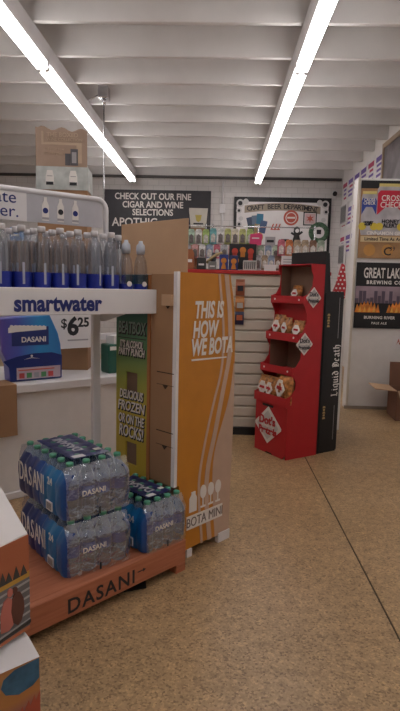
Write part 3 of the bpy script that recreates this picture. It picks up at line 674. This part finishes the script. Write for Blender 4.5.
for s, z, x in (('THIS IS', 1.157, .112), ('HOW', 1.066, .103), ('WE BOTA', .983, .094)):
    text('lettering', s, .108, PRINTW, t, (x, -.0085, z), bold=.0032, shear=.16, align='LEFT', sx=.605, ay='BOTTOM_BASELINE')
b = MB(); b.prism(PRINTW, [(.10, .958), (.345, .955), (.345, .961), (.10, .966)], -.0086, -.006); b.build('underline', t)
b = MB(); b.box(PRINTW, .088, .345, -.009, -.006, .138, .205); b.build('name_plate', t)
text('lettering', 'BOTA MINI', .066, mat('plate_grey', (.16, .13, .12), .5), t, (.216, -.010, .17), sx=.80)
b = MB(); b.prism(PRINTW, [(.105, .222), (.155, .222), (.155, .29), (.145, .308), (.145, .322), (.118, .322), (.118, .308), (.105, .29)], -.009, -.006); b.build('carton_icon', t)
for gx in (.20, .255, .308):
    b = MB(); b.disc(PRINTW, gx, .305, .034, -.009, -.006, 16, rx=.022); b.box(PRINTW, gx - .004, gx + .004, -.009, -.006, .232, .275); b.box(PRINTW, gx - .018, gx + .018, -.009, -.006, .225, .234); b.build('glass_icon', t)
b = MB(); b.box(PAPER, .092, .125, -.012, .012, 0, .04); b.build('foot_tab', t)
b = MB(); b.box(PAPER, .318, .404, -.012, .012, 0.0, .05); b.build('foot_tab', t)
for z0, z1 in ((.905, .848), (.628, .562)):
    b = MB(); b.box(CARDD, -.0012, 0, .004, .118, z0 - .002, z0 + .002); b.build('slot', t)
    b = MB(); b.box(CARDD, -.0012, 0, .004, .118, z1 - .001, z1 + .001); b.build('slot', t)
    b = MB(); b.prism(CARDD, [(.04, z1), (.078, z1), (.06, z1 - .02)], -.0014, 0, axis='x'); b.build('finger_hole', t)
b = MB(); b.prism(CARDL, [(0, 1.262), (-.03, 1.212), (-.028, 1.208), (0, 1.252)], .02, .10) if False else b.box(CARDL, -.014, 0, .014, .078, 1.212, 1.262); b.build('torn_tab', t)
b = MB(); b.prism(CARDD, [(.035, 1.212), (.065, 1.212), (.05, 1.197)], -.0014, 0, axis='x'); b.build('finger_hole', t)
b = MB(); b.box(CARDL, .10, .106, .034, .515, 1.355, 1.606); b.build('header_card', t)
b = MB(); b.box(CARDL, .06, .10, .036, .50, 1.355, 1.362); b.build('header_fold', t)

# green to yellow punch display beside it
gp = BL + by * .425
t = thing('punch_display', 'green to yellow party punch cardboard display with cut-out windows', 'display', gp, BR - 90)
GRN = gradient_mat('green_yellow_print', 2, [(0, (.50, .34, .03)), (.46, (.48, .36, .035)), (.60, (.26, .32, .06)), (.72, (.09, .24, .10)), (.85, (.03, .13, .10)), (1, (.02, .09, .10))], .15, 1.34, .5)
b = MB(); b.box(CARD, .0, .255, .012, .28, 0, 1.345); b.build('body', t)
def panel_with_holes(m, x0, x1, z0, z1, holes, y0, y1):
    b = MB(); zs = sorted({z0, z1, *[h[2] for h in holes], *[h[3] for h in holes]})
    for a, c in zip(zs, zs[1:]):
        hs = [h for h in holes if h[2] <= a and h[3] >= c]
        if not hs: b.box(m, x0, x1, y0, y1, a, c)
        else: b.box(m, x0, hs[0][0], y0, y1, a, c); b.box(m, hs[0][1], x1, y0, y1, a, c)
    return b
holes = [(.073, .165, .757, .876), (.076, .162, .410, .523)]
panel_with_holes(GRN, 0, .238, .0, 1.35, holes, 0, .012).build('front_panel', t)
b = MB(); b.box(mat('orange_trim', (.40, .15, .05), .5), .238, .256, -.002, .012, 0, 1.35); b.build('edge_trim', t)
for h in holes: b = MB(); b.box(LIN, h[0], h[1], .0105, .0125, h[2], h[3]); b.build('window_backing', t)
for s, z, sz in (('BEATBOX', 1.092, .082), ("IT'S ALCOHOL", 1.012, .05), ('PARTY PUNCH', .974, .05), ('DELICIOUS', .762, .06), ('FROZEN', .703, .068), ('OR ON THE', .637, .064), ('ROCKS!', .574, .082)):
    sx = .215 / (sz * len(s) * .66)
    text('lettering_shadow', s, sz, INK, t, (.123, -.0012, z - .004), bold=.0042, shear=.15, sx=sx)
    text('lettering', s, sz, mat('faded_green_print', (.24, .34, .28), .5) if s == 'BEATBOX' else PRINTW, t, (.119, -.0026, z), bold=.0008, shear=.15, sx=sx)
b = MB(); b.box(INK, .015, .225, -.001, 0, 1.042, 1.046); b.build('rule', t)

# ------------------------------------------------------------------ white cabinet with ledge and the goods on it
t = thing('white_cabinet', 'low white cabinet with a ledge along the left side', 'cabinet', (-1.18, 3.12, 0), 40)
b = MB(); b.box(WHITE, -1.5, .98, 0, .74, 0, .64); b.build('body', t)
b = MB(); b.box(METALW, -1.52, 1.0, -.025, .75, .645, .70); b.build('ledge', t, bevel=.006)
b = MB(); b.box(METALW, -1.5, .98, -.014, 0, 0, .045); b.build('plinth', t, bevel=.004)
cx_ = Vector((math.cos(math.radians(40)), math.sin(math.radians(40)), 0)); cy_ = Vector((-cx_.y, cx_.x, 0)); C0 = Vector((-1.18, 3.12, 0))
def cab(x, y, z=.70): return C0 + cx_ * x + cy_ * y + Vector((0, 0, z))
t = thing('soda_carton', 'blue and purple water carton with a curved top on the cabinet ledge', 'carton', cab(.0, .075), 40)
BLU = gradient_mat('blue_purple_print', 0, [(0, (.10, .07, .32)), (.3, (.07, .10, .42)), (.65, (.03, .25, .55)), (1, (.02, .16, .42))], -.06, .31, .35, .0)
sil = [(-.005, 0), (.328, 0), (.33, .135), (.322, .22), (.305, .29), (.278, .35), (.25, .41), (-.075, .39), (-.05, .19), (-.01, .10)]
b = MB(); b.prism(BLU, sil, 0, .105); b.build('carton', t, bevel=.01, seg=2)
NB = mat('deep_blue_print', (.015, .03, .16), .35)
b = MB(); b.prism(NB, [(-.003, .005), (.324, .005), (.327, .15), (.26, .17), (.14, .17), (.04, .155), (-.045, .13), (-.01, .09)], -.002, 0); b.build('lower_band', t)
b = MB(); b.box(mat('fact_panel', (.45, .36, .42), .5), .035, .315, -.0035, -.002, .012, .085); b.build('fact_panel', t)
b = MB()
for q, c in enumerate(((.45, .06, .06), (.08, .25, .10), (.3, .3, .34), (.08, .25, .10), (.45, .06, .06))): b.box(mat('fact_%d' % q, c, .5), .05 + q * .046, .082 + q * .046, -.005, -.0035, .02, .052)
b.box(RB, .045, .275, -.005, -.0035, .066, .073); b.build('fact_icons', t)
b = MB(); b.box(mat('pack_picture_navy', (.025, .04, .17), .4), .01, .24, -.003, -.0, .22, .335); b.prism(PRINTW, [(-.01, .30), (-.01, .33), (.03, .345), (.225, .335), (.225, .315), (.04, .305)], -.004, 0)
for q in range(9): b.disc(PRINTW, .01 + q * .025, .338 - .001 * q, .010, -.005, 0, 10)
b.build('pack_picture', t)
text('lettering', 'DASANI', .044, PRINTW, t, (.145, -.0045, .255), bold=.0012)
b = MB(); b.prism(PRINTW, [(.08, .135), (.13, .142), (.18, .135), (.13, .146)], -.004, -.002); b.disc(PRINTW, .13, .155, .007, -.004, -.002); b.build('drop_mark', t)
b = MB(); b.prism(CARD, [(.15, .70), (.15, .706), (-.037, .706), (-.037, .40), (-.028, .40), (-.028, .70)], -.55, -.005, axis='x')
tag(b.build('cardboard_flap', loc=C0, rotz=40), 'brown folded cardboard sheet hanging over the cabinet ledge at left', 'cardboard sheet')
b = MB()
for x in (-.9, .78): b.box(METALW, x, x + .02, .198, .215, .70, .965)
b.box(METALW, -.9, .80, .195, .217, .920, .965)
tag(b.build('rail', loc=C0, rotz=40), 'white horizontal rail standing on the cabinet ledge', 'rail')
t = thing('price_card', 'white price card with large black figures behind the blue carton', 'price card', cab(.25, .192, .872), 40)
b = MB(); b.box(PAPER, 0, .345, -.002, 0, 0, .25); b.build('card', t)
text('lettering', '$', .085, INK, t, (.145, -.003, .165), bold=.0012); text('lettering', '6', .165, INK, t, (.208, -.003, .142), bold=.006); text('lettering', '25', .085, INK, t, (.285, -.003, .17), bold=.003)
b = MB(); b.box(GREYINK, .17, .32, -.003, -.002, .05, .06); b.build('fine_print', t)
for i, (x, c, lab) in enumerate(((.655, (.02, .10, .07), 'dark green pack on the ledge right of the white post'), (.728, (.32, .03, .06), 'red pack on the ledge beside the dark green pack'))):
    b = MB(); b.box(mat('ledge_pack_%d' % i, c, .4), x, x + .07, .06, .18, .70, .90); o = b.build('drink_pack', loc=C0, rotz=40, bevel=.012, seg=2)
    b = MB(); b.box(PRINTW, x + .01, x + .06, .057, .06, .86 - .08 * i, .885 - .08 * i); b.build('label', o); tag(o, lab, 'pack')
b = MB(); b.box(PAPER, .70, .90, .07, .18, .90, .955); b.box(RED, .78, .83, .067, .07, .915, .94); tag(b.build('paper_carton', loc=C0, rotz=40), 'white flat carton lying on the green and red packs', 'carton')

# wine box tower on the ledge
t = thing('wine_box_tower', 'tall brown wine box tower with a teal strip standing on the cabinet ledge', 'display', (-1.225, 3.70, .70), 5)
BRN = mat('printed_brown', (.36, .25, .185), .6, var=.05)
b = MB(); b.box(CARD, 0, .335, 0, .2, 0, 1.235); b.build('body', t, bevel=.003)
TEAL = mat('pale_teal', (.45, .47, .45), .55, var=.2, scale=14)
b = MB(); b.box(TEAL, -.004, .340, -.006, .205, 1.225, 1.375); b.build('teal_band', t)
pts = [(-.004, 1.375), (-.004, 1.625)]
for k in range(15): pts.append((.0 + .335 * (k + .5) / 15, 1.622 + .012 * math.sin(k * 1.1) - .012 * k / 14))
pts += [(.335, 1.605), (.335, 1.375)]
b = MB(); b.prism(BRN, pts, -.004, .004); b.build('header_card', t)
LB = mat('pale_brown_print', (.50, .37, .26), .6)
b = MB(); b.box(LB, .035, .30, -.0055, -.004, 1.515, 1.53); b.box(LB, .035, .05, -.0055, -.004, 1.53, 1.60); b.box(LB, .265, .30, -.0055, -.004, 1.40, 1.515); b.build('printed_frame', t)
text('lettering', 'THE BOXED', .038, LB, t, (.07, -.006, 1.578), bold=.001, align='LEFT'); text('lettering', 'WINE COLLECTION', .026, LB, t, (.07, -.006, 1.548), bold=.0006, align='LEFT')
text('lettering', 'find your new', .024, LB, t, (.05, -.006, 1.487), align='LEFT'); text('lettering', 'favorite glass', .024, LB, t, (.05, -.006, 1.46), align='LEFT')
DB = mat('pictured_box_grey', (.09, .085, .095), .5)
b = MB(); b.box(DB, .19, .225, -.0065, -.004, 1.385, 1.46); b.box(DB, .226, .275, -.0072, -.004, 1.385, 1.49); b.box(GREYINK, .235, .265, -.0078, -.0072, 1.40, 1.47); b.build('pictured_boxes', t)
for q in (.06, .215):
    b = MB(); b.prism(PRINTW, [(q, 1.26), (q + .055, 1.26), (q + .055, 1.31), (q + .045, 1.35), (q + .01, 1.35), (q, 1.31)], -.0075, -.006); b.box(INK, q + .003, q + .052, -.0085, -.0075, 1.255, 1.275); b.box(GREYINK, q + .01, q + .045, -.0085, -.0075, 1.31, 1.315); b.build('wine_carton_icon', t)
b = MB(); b.box(CARD, -1.42, -1.25, 3.66, 3.86, .70, 1.58); tag(b.build('stacked_carton', bevel=.004), 'plain brown tall carton on the ledge left of the wine box tower', 'carton')
b = MB(); b.box(mat('sky_blue_pack', (.05, .20, .48), .4), -1.41, -1.335, 3.68, 3.76, 1.58, 1.67); o = b.build('drink_pack', bevel=.006)
b = MB(); b.box(PRINTW, -1.40, -1.345, 3.677, 3.68, 1.61, 1.625); b.build('label', o); tag(o, 'bright blue pack on top of the plain brown tall carton', 'pack')

# ------------------------------------------------------------------ white bottle rack
RK = Vector((-.60, 2.68, 0)); RA = 38.5
rx = Vector((math.cos(math.radians(RA)), math.sin(math.radians(RA)), 0)); ry = Vector((-rx.y, rx.x, 0))
t = thing('bottle_rack', 'white metal water bottle rack with a rounded header and lettered shelf', 'rack', RK, RA)
for x in (0, -.98):
    b = MB(); b.box(METALW, x - .02, x + .02, -.012, .02, 0, 1.25); b.build('upright', t, bevel=.003)
    b = MB(); b.box(METALW, x - .02, x + .02, -.012, .30, 0, .035); b.build('foot', t, bevel=.004)
b = MB(); b.prism(METALW, [(-1.12, -.345), (.122, -.345), (.076, .02), (-1.12, .02)], 1.225, 1.245, axis='z'); b.build('shelf', t)
b = MB(); b.box(METALW, -1.13, .138, -.356, -.345, 1.172, 1.282); b.prism(METALW, [(.122, -.345), (.132, -.345), (.10, -.10), (.09, -.10)], 1.178, 1.262, axis='z'); b.build('shelf_front', t, bevel=.003)
b = MB()
for q in range(3): b.box(GREYINK, .133, .137, -.345, -.335, 1.185 + q * .03, 1.195 + q * .03)
b.build('end_clip', t)
for x in (.04,):
    b = MB(); b.prism(METALW, [(-.34, 1.225), (-.34, 1.185), (-.05, 1.12), (0.0, 1.12), (0, 1.225)], .02, .028, axis='x'); b.build('shelf_bracket', t)
b = MB(); b.prism(METALW, [(-.33, 1.225), (-.33, 1.16), (-.05, 1.10), (0.0, 1.10), (0, 1.225)], -1.0, -.99, axis='x'); b.build('shelf_bracket', t)
text('lettering', 'smartwater', .09, NAVY, t, (-.334, -.3575, 1.19), bold=.0032, sx=.87, gap=1.02, ay='BOTTOM_BASELINE')
arc = [(.055, .0, 1.24), (.055, 0, 1.66)] + [(.055 - .05 * (1 - math.cos(a)), 0, 1.66 + .05 * math.sin(a)) for a in [PI / 12 * k for k in range(1, 7)]] + [(-1.0, 0, 1.71), (-1.05, 0, 1.66), (-1.05, 0, 1.24)]
b = MB(); b.tube(METALW, arc, .013, 10); b.build('header_frame', t)
b = MB(); b.box(PAPER, -1.04, -.34, -.004, .004, 1.575, 1.70); b.box(mat('header_grey', (.46, .45, .48), .5), -.34, .035, -.004, .004, 1.575, 1.70); b.build('header_sign', t)
text('lettering', 'hydrate', .075, NAVY, t, (-.385, -.0055, 1.672), align='RIGHT', sx=1.05); text('lettering', 'smarter.', .075, NAVY, t, (-.375, -.0055, 1.612), align='RIGHT', sx=1.05)
for q in range(3):
    x = -.254 + q * .073; b = MB()
    b.prism(PRINTW, [(x - .016, 1.585), (x + .016, 1.585), (x + .016, 1.655), (x + .007, 1.675), (x + .007, 1.69), (x - .007, 1.69), (x - .007, 1.675), (x - .016, 1.655)], -.006, -.004); b.disc([NAVY, INK, NAVY][q], x, 1.63, .013, -.0068, -.006, 12); b.box(GREYINK, x - .016, x + .016, -.0068, -.006, 1.59, 1.60); b.build('bottle_picture', t)
def rk(x, y, z): return RK + rx * x + ry * y + Vector((0, 0, z))
def water_bottle(label, group, kind=0):
    t = thing('water_bottle', label, 'bottle', (0, 0, 0), 0, group)
    if kind == 0:
        b = MB(); b.lathe(WATER, [(.030, 0), (.034, .006), (.0345, .17), (.033, .20), (.026, .228), (.015, .246), (.0135, .262)], 18); b.build('body', t)
        b = MB(); b.lathe(mat('frosted_cap', (.62, .60, .62), .4), [(.016, .258), (.016, .278), (.014, .281)], 14); b.build('cap', t)
        b = MB(); b.lathe(mat('blue_label', (.015, .03, .28), .35), [(.0352, .03), (.0352, .098)], 18, caps=False); b.box(mat('label_print', (.40, .42, .50), .5), -.0045, .0045, -.0362, -.034, .05, .135); b.build('label', t)
    elif kind == 1:
        b = MB(); b.lathe(WATER, [(.027, 0), (.031, .006), (.031, .13), (.026, .165), (.016, .19), (.015, .20)], 18); b.build('body', t)
        b = MB(); b.lathe(mat('sport_cap', (.42, .45, .52), .35), [(.019, .196), (.021, .215), (.019, .235), (.010, .245), (.009, .255)], 14); b.build('cap', t)
        b = MB(); b.lathe(mat('blue_label', (.015, .03, .28), .35), [(.0318, .03), (.0318, .06)], 18, caps=False); b.disc(PRINTW, 0, .06, .012, -.034, -.03, 10); b.build('label', t)
    else:
        b = MB(); b.lathe(WATER, [(.030, 0), (.034, .006), (.0345, .17), (.033, .20), (.026, .228), (.016, .246), (.0135, .262)], 18); b.build('body', t)
        b = MB(); b.lathe(BLACKP, [(.018, .255), (.018, .285), (.016, .288)], 14); b.build('cap', t)
        b = MB(); b.lathe(mat('dark_label', (.02, .015, .05), .35), [(.0352, .02), (.0352, .13)], 18, caps=False); b.box(mat('label_rose', (.4, .1, .12), .4), -.008, .008, -.0362, -.034, .13, .19); b.build('label', t)
    return t
protos = {}
for r in range(3):
    for i in range(11):
        x = -.70 + i * .0785 + r * .004; y = -.295 + r * .085
        if r == 0 and i in (9, 10): kind = 1
        elif r == 0 and i == 1: kind = 2
        else: kind = 0
        if r == 1 and i == 10: continue
        if r == 2 and i > 9: continue
        lab = ('%s water bottle, %s from the left in the %s row on the white shelf' % (['clear white-capped', 'clear sport-capped', 'dark-labelled black-capped'][kind], ORD[i], ['front', 'middle', 'back'][r]))
        g = 'water bottles on the white shelf'
        p_ = rk(x, y + random.uniform(-.008, .008), 1.245)
        if kind not in protos:
            protos[kind] = water_bottle(lab, g, kind); protos[kind].location = p_; protos[kind].rotation_euler = (0, 0, math.radians(RA))
        else: copy_thing(protos[kind], p_, RA + random.uniform(-30, 30), lab)

# ------------------------------------------------------------------ wooden base with the water packs
t = thing('wooden_display_base', 'reddish wooden low display base with a black water name on its front', 'display base', (-.12, 2.356, 0), 47.5)
b = MB(); b.box(WOOD, -.90, 0, -.012, .02, .042, .15); b.build('front_board', t, bevel=.003)
b = MB(); b.box(WOOD, -.90, -.004, .02, .53, .13, .149); b.build('deck', t)
b = MB(); b.box(WOOD, -.90, 0, .51, .53, .042, .13); b.box(WOOD, -.02, 0, .02, .51, .042, .13); b.box(WOOD, -.90, -.88, .02, .51, .042, .13); b.build('side_boards', t)
for lx, ly in ((-.06, -.012), (-.06, .46), (-.90, .02), (-.90, .46)):
    b = MB(); b.box(WOOD, lx, lx + .06, ly, ly + .06, 0, .042); b.build('leg', t, bevel=.003)
text('lettering', 'DASANI', .082, INK, t, (-.462, -.0125, .084), bold=.0012, sx=1.02, gap=1.15)
b = MB(); b.prism(INK, [(-.285, .096), (-.255, .096), (-.255, .090), (-.240, .098), (-.255, .106), (-.255, .100), (-.285, .100)], -.0135, -.012); b.build('arrow_mark', t)
b = MB(); b.prism(BLACKP, [(0, 0), (.16, -.02), (.19, .07), (.02, .10)], 0, .006, axis='z'); tag(b.build('floor_mat', loc=(-.42, 2.12, 0.001), rotz=30), 'black rubber scrap on the floor under the wooden base', 'mat')
b = MB(); b.box(PAPER, 0, .05, 0, .04, 0, .02); tag(b.build('paper_scrap', loc=(-.235, 2.31, 0), rotz=47), 'small white paper scrap under the wooden base near its right leg', 'scrap')

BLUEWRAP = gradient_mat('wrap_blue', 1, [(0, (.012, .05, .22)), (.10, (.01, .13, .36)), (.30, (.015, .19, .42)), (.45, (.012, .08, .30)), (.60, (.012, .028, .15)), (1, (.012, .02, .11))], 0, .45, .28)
TOPWRAP = mat('wrap_navy', (.014, .022, .11), .28, var=.2, scale=30, bump=.3)
NAVYLAB = mat('bottle_navy_label', (.03, .08, .34), .3)
def water_pack(label, s, bh):
    """24 bottles, four by six, in printed shrink wrap; origin at the near corner"""
    t = thing('water_bottle_pack', label, 'water pack', (0, 0, 0), 0, 'shrink-wrapped water packs')
    R_ = s * .485
    pb = MB(); pb.lathe(BOTTLE, [(R_ * .82, 0), (R_, .008), (R_ * .93, .03), (R_, .04), (R_ * .94, .055), (R_, .066), (R_ * .97, .075), (R_ * .97, bh * .56), (R_, bh * .6), (R_ * .93, bh * .70), (R_ * .60, bh * .84), (R_ * .36, bh * .91), (R_ * .34, bh * .94)], 14)
    pb = pb.build('bottle', t)
    cb = MB(); cb.lathe(GREENCAP, [(.0145, bh * .935), (.015, bh * .99), (.012, bh)], 12); cb = cb.build('cap', pb)
    lb = MB(); lb.lathe(NAVYLAB, [(R_ * 1.0, bh * .36), (R_ * 1.0, bh * .55)], 14, caps=False); lb = lb.build('label', pb)
    pb.location = (s / 2, s / 2, 0)
    for j in range(6):
        for i in range(4):
            if i == j == 0: continue
            o = pb.copy(); COL.objects.link(o); o.parent = t; o.location = (s * (i + .5), s * (j + .5), 0)
            for c in (cb, lb): d = c.copy(); COL.objects.link(d); d.parent = o
    # scalloped printed film on both long sides, turning the near corner
    W, Dp = 4 * s, 6 * s
    def long_side(sgn):
        b = MB(); vs = []; fs = []; ny, nz = 73, 9
        for k in range(nz):
            f = k / (nz - 1); z = .004 + f * bh * .80; pinch = .010 * math.sin(f * PI) ** .5 - .020 * max(0, f - .75) * 4
            for q in range(ny):
                yy = -.004 + (Dp + .008) * q / (ny - 1)
                u = (yy / s) % 1.0; bul = .008 * math.sqrt(max(0, 1 - (2 * u - 1) ** 2)) - .008
                x = -.004 - pinch - bul + .0015 * math.sin(yy * 130 + z * 60)
                x = x if sgn < 0 else W - x
                endr = min(yy + .004, Dp + .004 - yy)
                if endr < .02: x += (1 if sgn < 0 else -1) * (.02 - endr) * .8
                vs.append((x, yy, z))
        for k in range(nz - 1):
            for q in range(ny - 1): a = k * ny + q; fs.append((a, a + 1, a + ny + 1, a + ny))
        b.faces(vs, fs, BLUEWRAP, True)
        return b.build('printed_wrap', t)
    long_side(-1); long_side(1)
    # corner return of blue film on the near end
    # clear film over the ends and shoulders
    def end_film(y0, sg):
        b = MB(); vs = []; fs = []; nx, nz = 49, 12
        for k in range(nz):
            f = k / (nz - 1); z = .004 + f * bh * .93
            for q in range(nx):
                xx = W * q / (nx - 1); u = (xx / s) % 1.0
                bul = .008 * math.sqrt(max(0, 1 - (2 * u - 1) ** 2)); yy = -.004 - bul + .03 * max(0, f - .72) / .28 + .002 * math.sin(xx * 90 + z * 140)
                vs.append((xx, y0 + sg * yy, z))
        for k in range(nz - 1):
            for q in range(nx - 1): a = k * nx + q; fs.append((a, a + 1, a + nx + 1, a + nx))
        b.faces(vs, fs, FILM, True); b.build('clear_film', t)
    end_film(0, 1); end_film(Dp, -1)
    # top printed panel, gently sagging
    b = MB(); vs = []; fs = []; nx, ny = 13, 19
    for q in range(ny):
        for p_ in range(nx):
            x = W * (.20 + .60 * p_ / (nx - 1)); yy = Dp * (.13 + .76 * q / (ny - 1))
            vs.append((x, yy, bh + .003 - .004 * abs(math.sin(x / s * PI)) * abs(math.sin(yy / s * PI))))
    for q in range(ny - 1):
        for p_ in range(nx - 1): a = q * nx + p_; fs.append((a, a + 1, a + nx + 1, a + nx))
    b.faces(vs, fs, TOPWRAP, True); b.build('top_label', t)
    text('top_lettering', 'DASANI', .06, mat('pale_print', (.45, .45, .50), .5), t, (W * .47, Dp * .56, bh + .0045), rot=(0, 0, PI / 2), bold=.001)
    b = MB(); b.box(PAPER, W * .24, W * .42, Dp * .14, Dp * .21, bh + .003, bh + .0045); b.build('top_barcode', t)
    b = MB(); b.box(PRINTW, W * .66, W * .76, Dp * .24, Dp * .30, bh + .003, bh + .0045); b.build('top_emblem', t)
    # lettering on the long side
    for ch, yy in zip('DASANI', (.86, .755, .655, .55, .45, .37)):
        text('side_lettering', ch, .118, PRINTW, t, (-.0170, Dp * yy, bh * .47), rot=(PI / 2, 0, -PI / 2), bold=.0, sx=.55)
    text('side_lettering', '24', .042, PRINTW, t, (-.0165, Dp * .24, bh * .62), rot=(PI / 2, 0, -PI / 2), bold=.0008)
    b = MB(); b.box(PAPER, -.0185, -.013, Dp * .20, Dp * .31, bh * .09, bh * .25)
    for q in range(7): b.box(INK, -.019, -.0185, Dp * (.205 + q * .014), Dp * (.211 + q * .014), bh * .11, bh * .23)
    b.build('barcode', t)
    # dark print fragments on the clear end
    text('end_lettering', 'DASANI', .03, PRINTW, t, (W * .40, -.0135, bh * .46), bold=.0005)
    b = MB(); b.box(INK, W * .47, W * .50, -.0165, -.0155, bh * .03, bh * .16); b.build('end_mark', t)
    return t
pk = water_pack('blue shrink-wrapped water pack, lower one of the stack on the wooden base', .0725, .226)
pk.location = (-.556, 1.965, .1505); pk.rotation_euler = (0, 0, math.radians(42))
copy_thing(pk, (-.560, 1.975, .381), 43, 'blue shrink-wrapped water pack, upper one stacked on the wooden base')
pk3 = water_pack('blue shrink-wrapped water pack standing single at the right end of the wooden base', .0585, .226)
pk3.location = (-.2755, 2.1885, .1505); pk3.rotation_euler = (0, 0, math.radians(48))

# ------------------------------------------------------------------ illustrated cartons in the near left corner
FA = 60.; FP = Vector((-.51, 1.42, 0))
t = thing('illustrated_carton', 'white carton with an orange winter landscape, upper one in the near left corner', 'carton', FP + Vector((0, 0, .32)), FA)
b = MB(); b.prism(PAPER, [(.001, 0), (.001, .285), (.15, .435), (.30, .435), (.30, 0)], -.42, 0, axis='x'); b.build('carton', t, bevel=.002)
SKY = gradient_mat('art_sky', 2, [(0, (.50, .17, .07)), (1, (.42, .13, .06))], 0, .27, .55, .2)
b = MB(); b.box(SKY, -.42, 0, -.001, .001, .0, .282); b.build('art_front', t)
b = MB(); b.box(mat('art_yellow', (.52, .30, .05), .55), -.42, 0, -.002, -.001, .158, .176); b.build('art_field', t)
GRYA = mat('art_grey', (.16, .155, .16), .6); GRYB = mat('art_pale', (.38, .37, .37), .6)
b = MB(); b.box(GRYA, -.42, 0, -.002, -.001, .012, .158)
for q in range(6):
    z = .02 + q * .0235; b.prism(GRYB, [(-.42, z), (-.42, z + .006), (-.12, z + .008), (0, z + .013), (0, z + .007), (-.12, z + .002)], -.003, -.002)
b.build('art_ice', t)
TR = mat('art_tree', (.07, .065, .06), .6)
b = MB()
for q, x in enumerate((-.02, -.045, -.07, -.09, -.13, -.17, -.21)):
    hh = .035 + .008 * (q % 2); b.prism(TR, [(x - .012, .172), (x + .012, .172), (x + .006, .172 + hh * .45), (x, .172 + hh * .85), (x - .006, .172 + hh * .45)], -.003, -.002)
b.build('art_trees', t)
PK = mat('art_pink', (.52, .17, .13), .6); BRA = mat('art_brown', (.13, .05, .035), .6)
b = MB(); b.prism(PK, [(-.10, .04), (-.075, .035), (-.06, .045), (-.055, .09), (-.062, .12), (-.075, .132), (-.09, .125), (-.10, .09)], -.0045, -.002); b.disc(PK, -.068, .142, .012, -.0045, -.002, rx=.009)
b.prism(BRA, [(-.06, .05), (-.045, .035), (-.032, .045), (-.022, .075), (-.024, .105), (-.035, .13), (-.05, .138), (-.062, .12), (-.066, .085)], -.0055, -.002); b.disc(BRA, -.052, .142, .010, -.0055, -.002, rx=.008); b.prism(mat('art_dark', (.05, .045, .045), .6), [(-.20, .008), (-.20, .014), (0, .03), (0, .02)], -.0055, -.002)
b.build('art_figures', t)
LA = 42.; LP = Vector((-.46, 1.35, 0))
lx_ = Vector((math.cos(math.radians(LA)), math.sin(math.radians(LA)), 0)); ly_ = Vector((-lx_.y, lx_.x, 0))
t = thing('illustrated_carton', 'white-collared carton with blue and orange art, lower one in the near left corner', 'carton', LP, LA)
b = MB(); b.box(PAPER, -.46, -.0, .0025, .34, 0, .285); b.build('carton', t, bevel=.002)
b = MB(); b.prism(PAPER, [(.30, .3045), (.075, .3045), (-.002, .286), (.30, .286)], -.46, .0, axis='x'); b.build('collar', t)
ART2 = gradient_mat('art_orange_purple', 2, [(0, (.16, .07, .16)), (.45, (.25, .09, .14)), (.7, (.46, .20, .06)), (1, (.46, .21, .07))], .05, .29, .55, .25)
b = MB(); b.box(ART2, -.46, -.0, .0, .0025, .003, .284); b.build('art_front', t)
b = MB(); b.prism(mat('art_blue', (.045, .13, .22), .5, var=.35, scale=20), [(-.002, .282), (-.07, .278), (-.10, .262), (-.107, .24), (-.095, .217), (-.06, .202), (-.02, .21), (-.002, .225)], -.0015, .0); b.build('art_blue_blob', t)
b = MB(); RDA = mat('art_red', (.42, .09, .05), .55)
b.prism(RDA, [(-.0, .185), (-.012, .16), (-.016, .178), (-.028, .152), (-.032, .17), (-.046, .142), (-.05, .16), (-.066, .135), (-.06, .10), (-.0, .12)], -.001, .0)
PUA = mat('art_purple', (.15, .06, .15), .55)
b.prism(PUA, [(-.07, .16), (-.078, .135), (-.09, .17), (-.10, .14), (-.112, .18), (-.13, .14), (-.16, .165), (-.20, .15), (-.20, .03), (-.07, .04)], -.0012, .0); b.build('art_spikes', t)
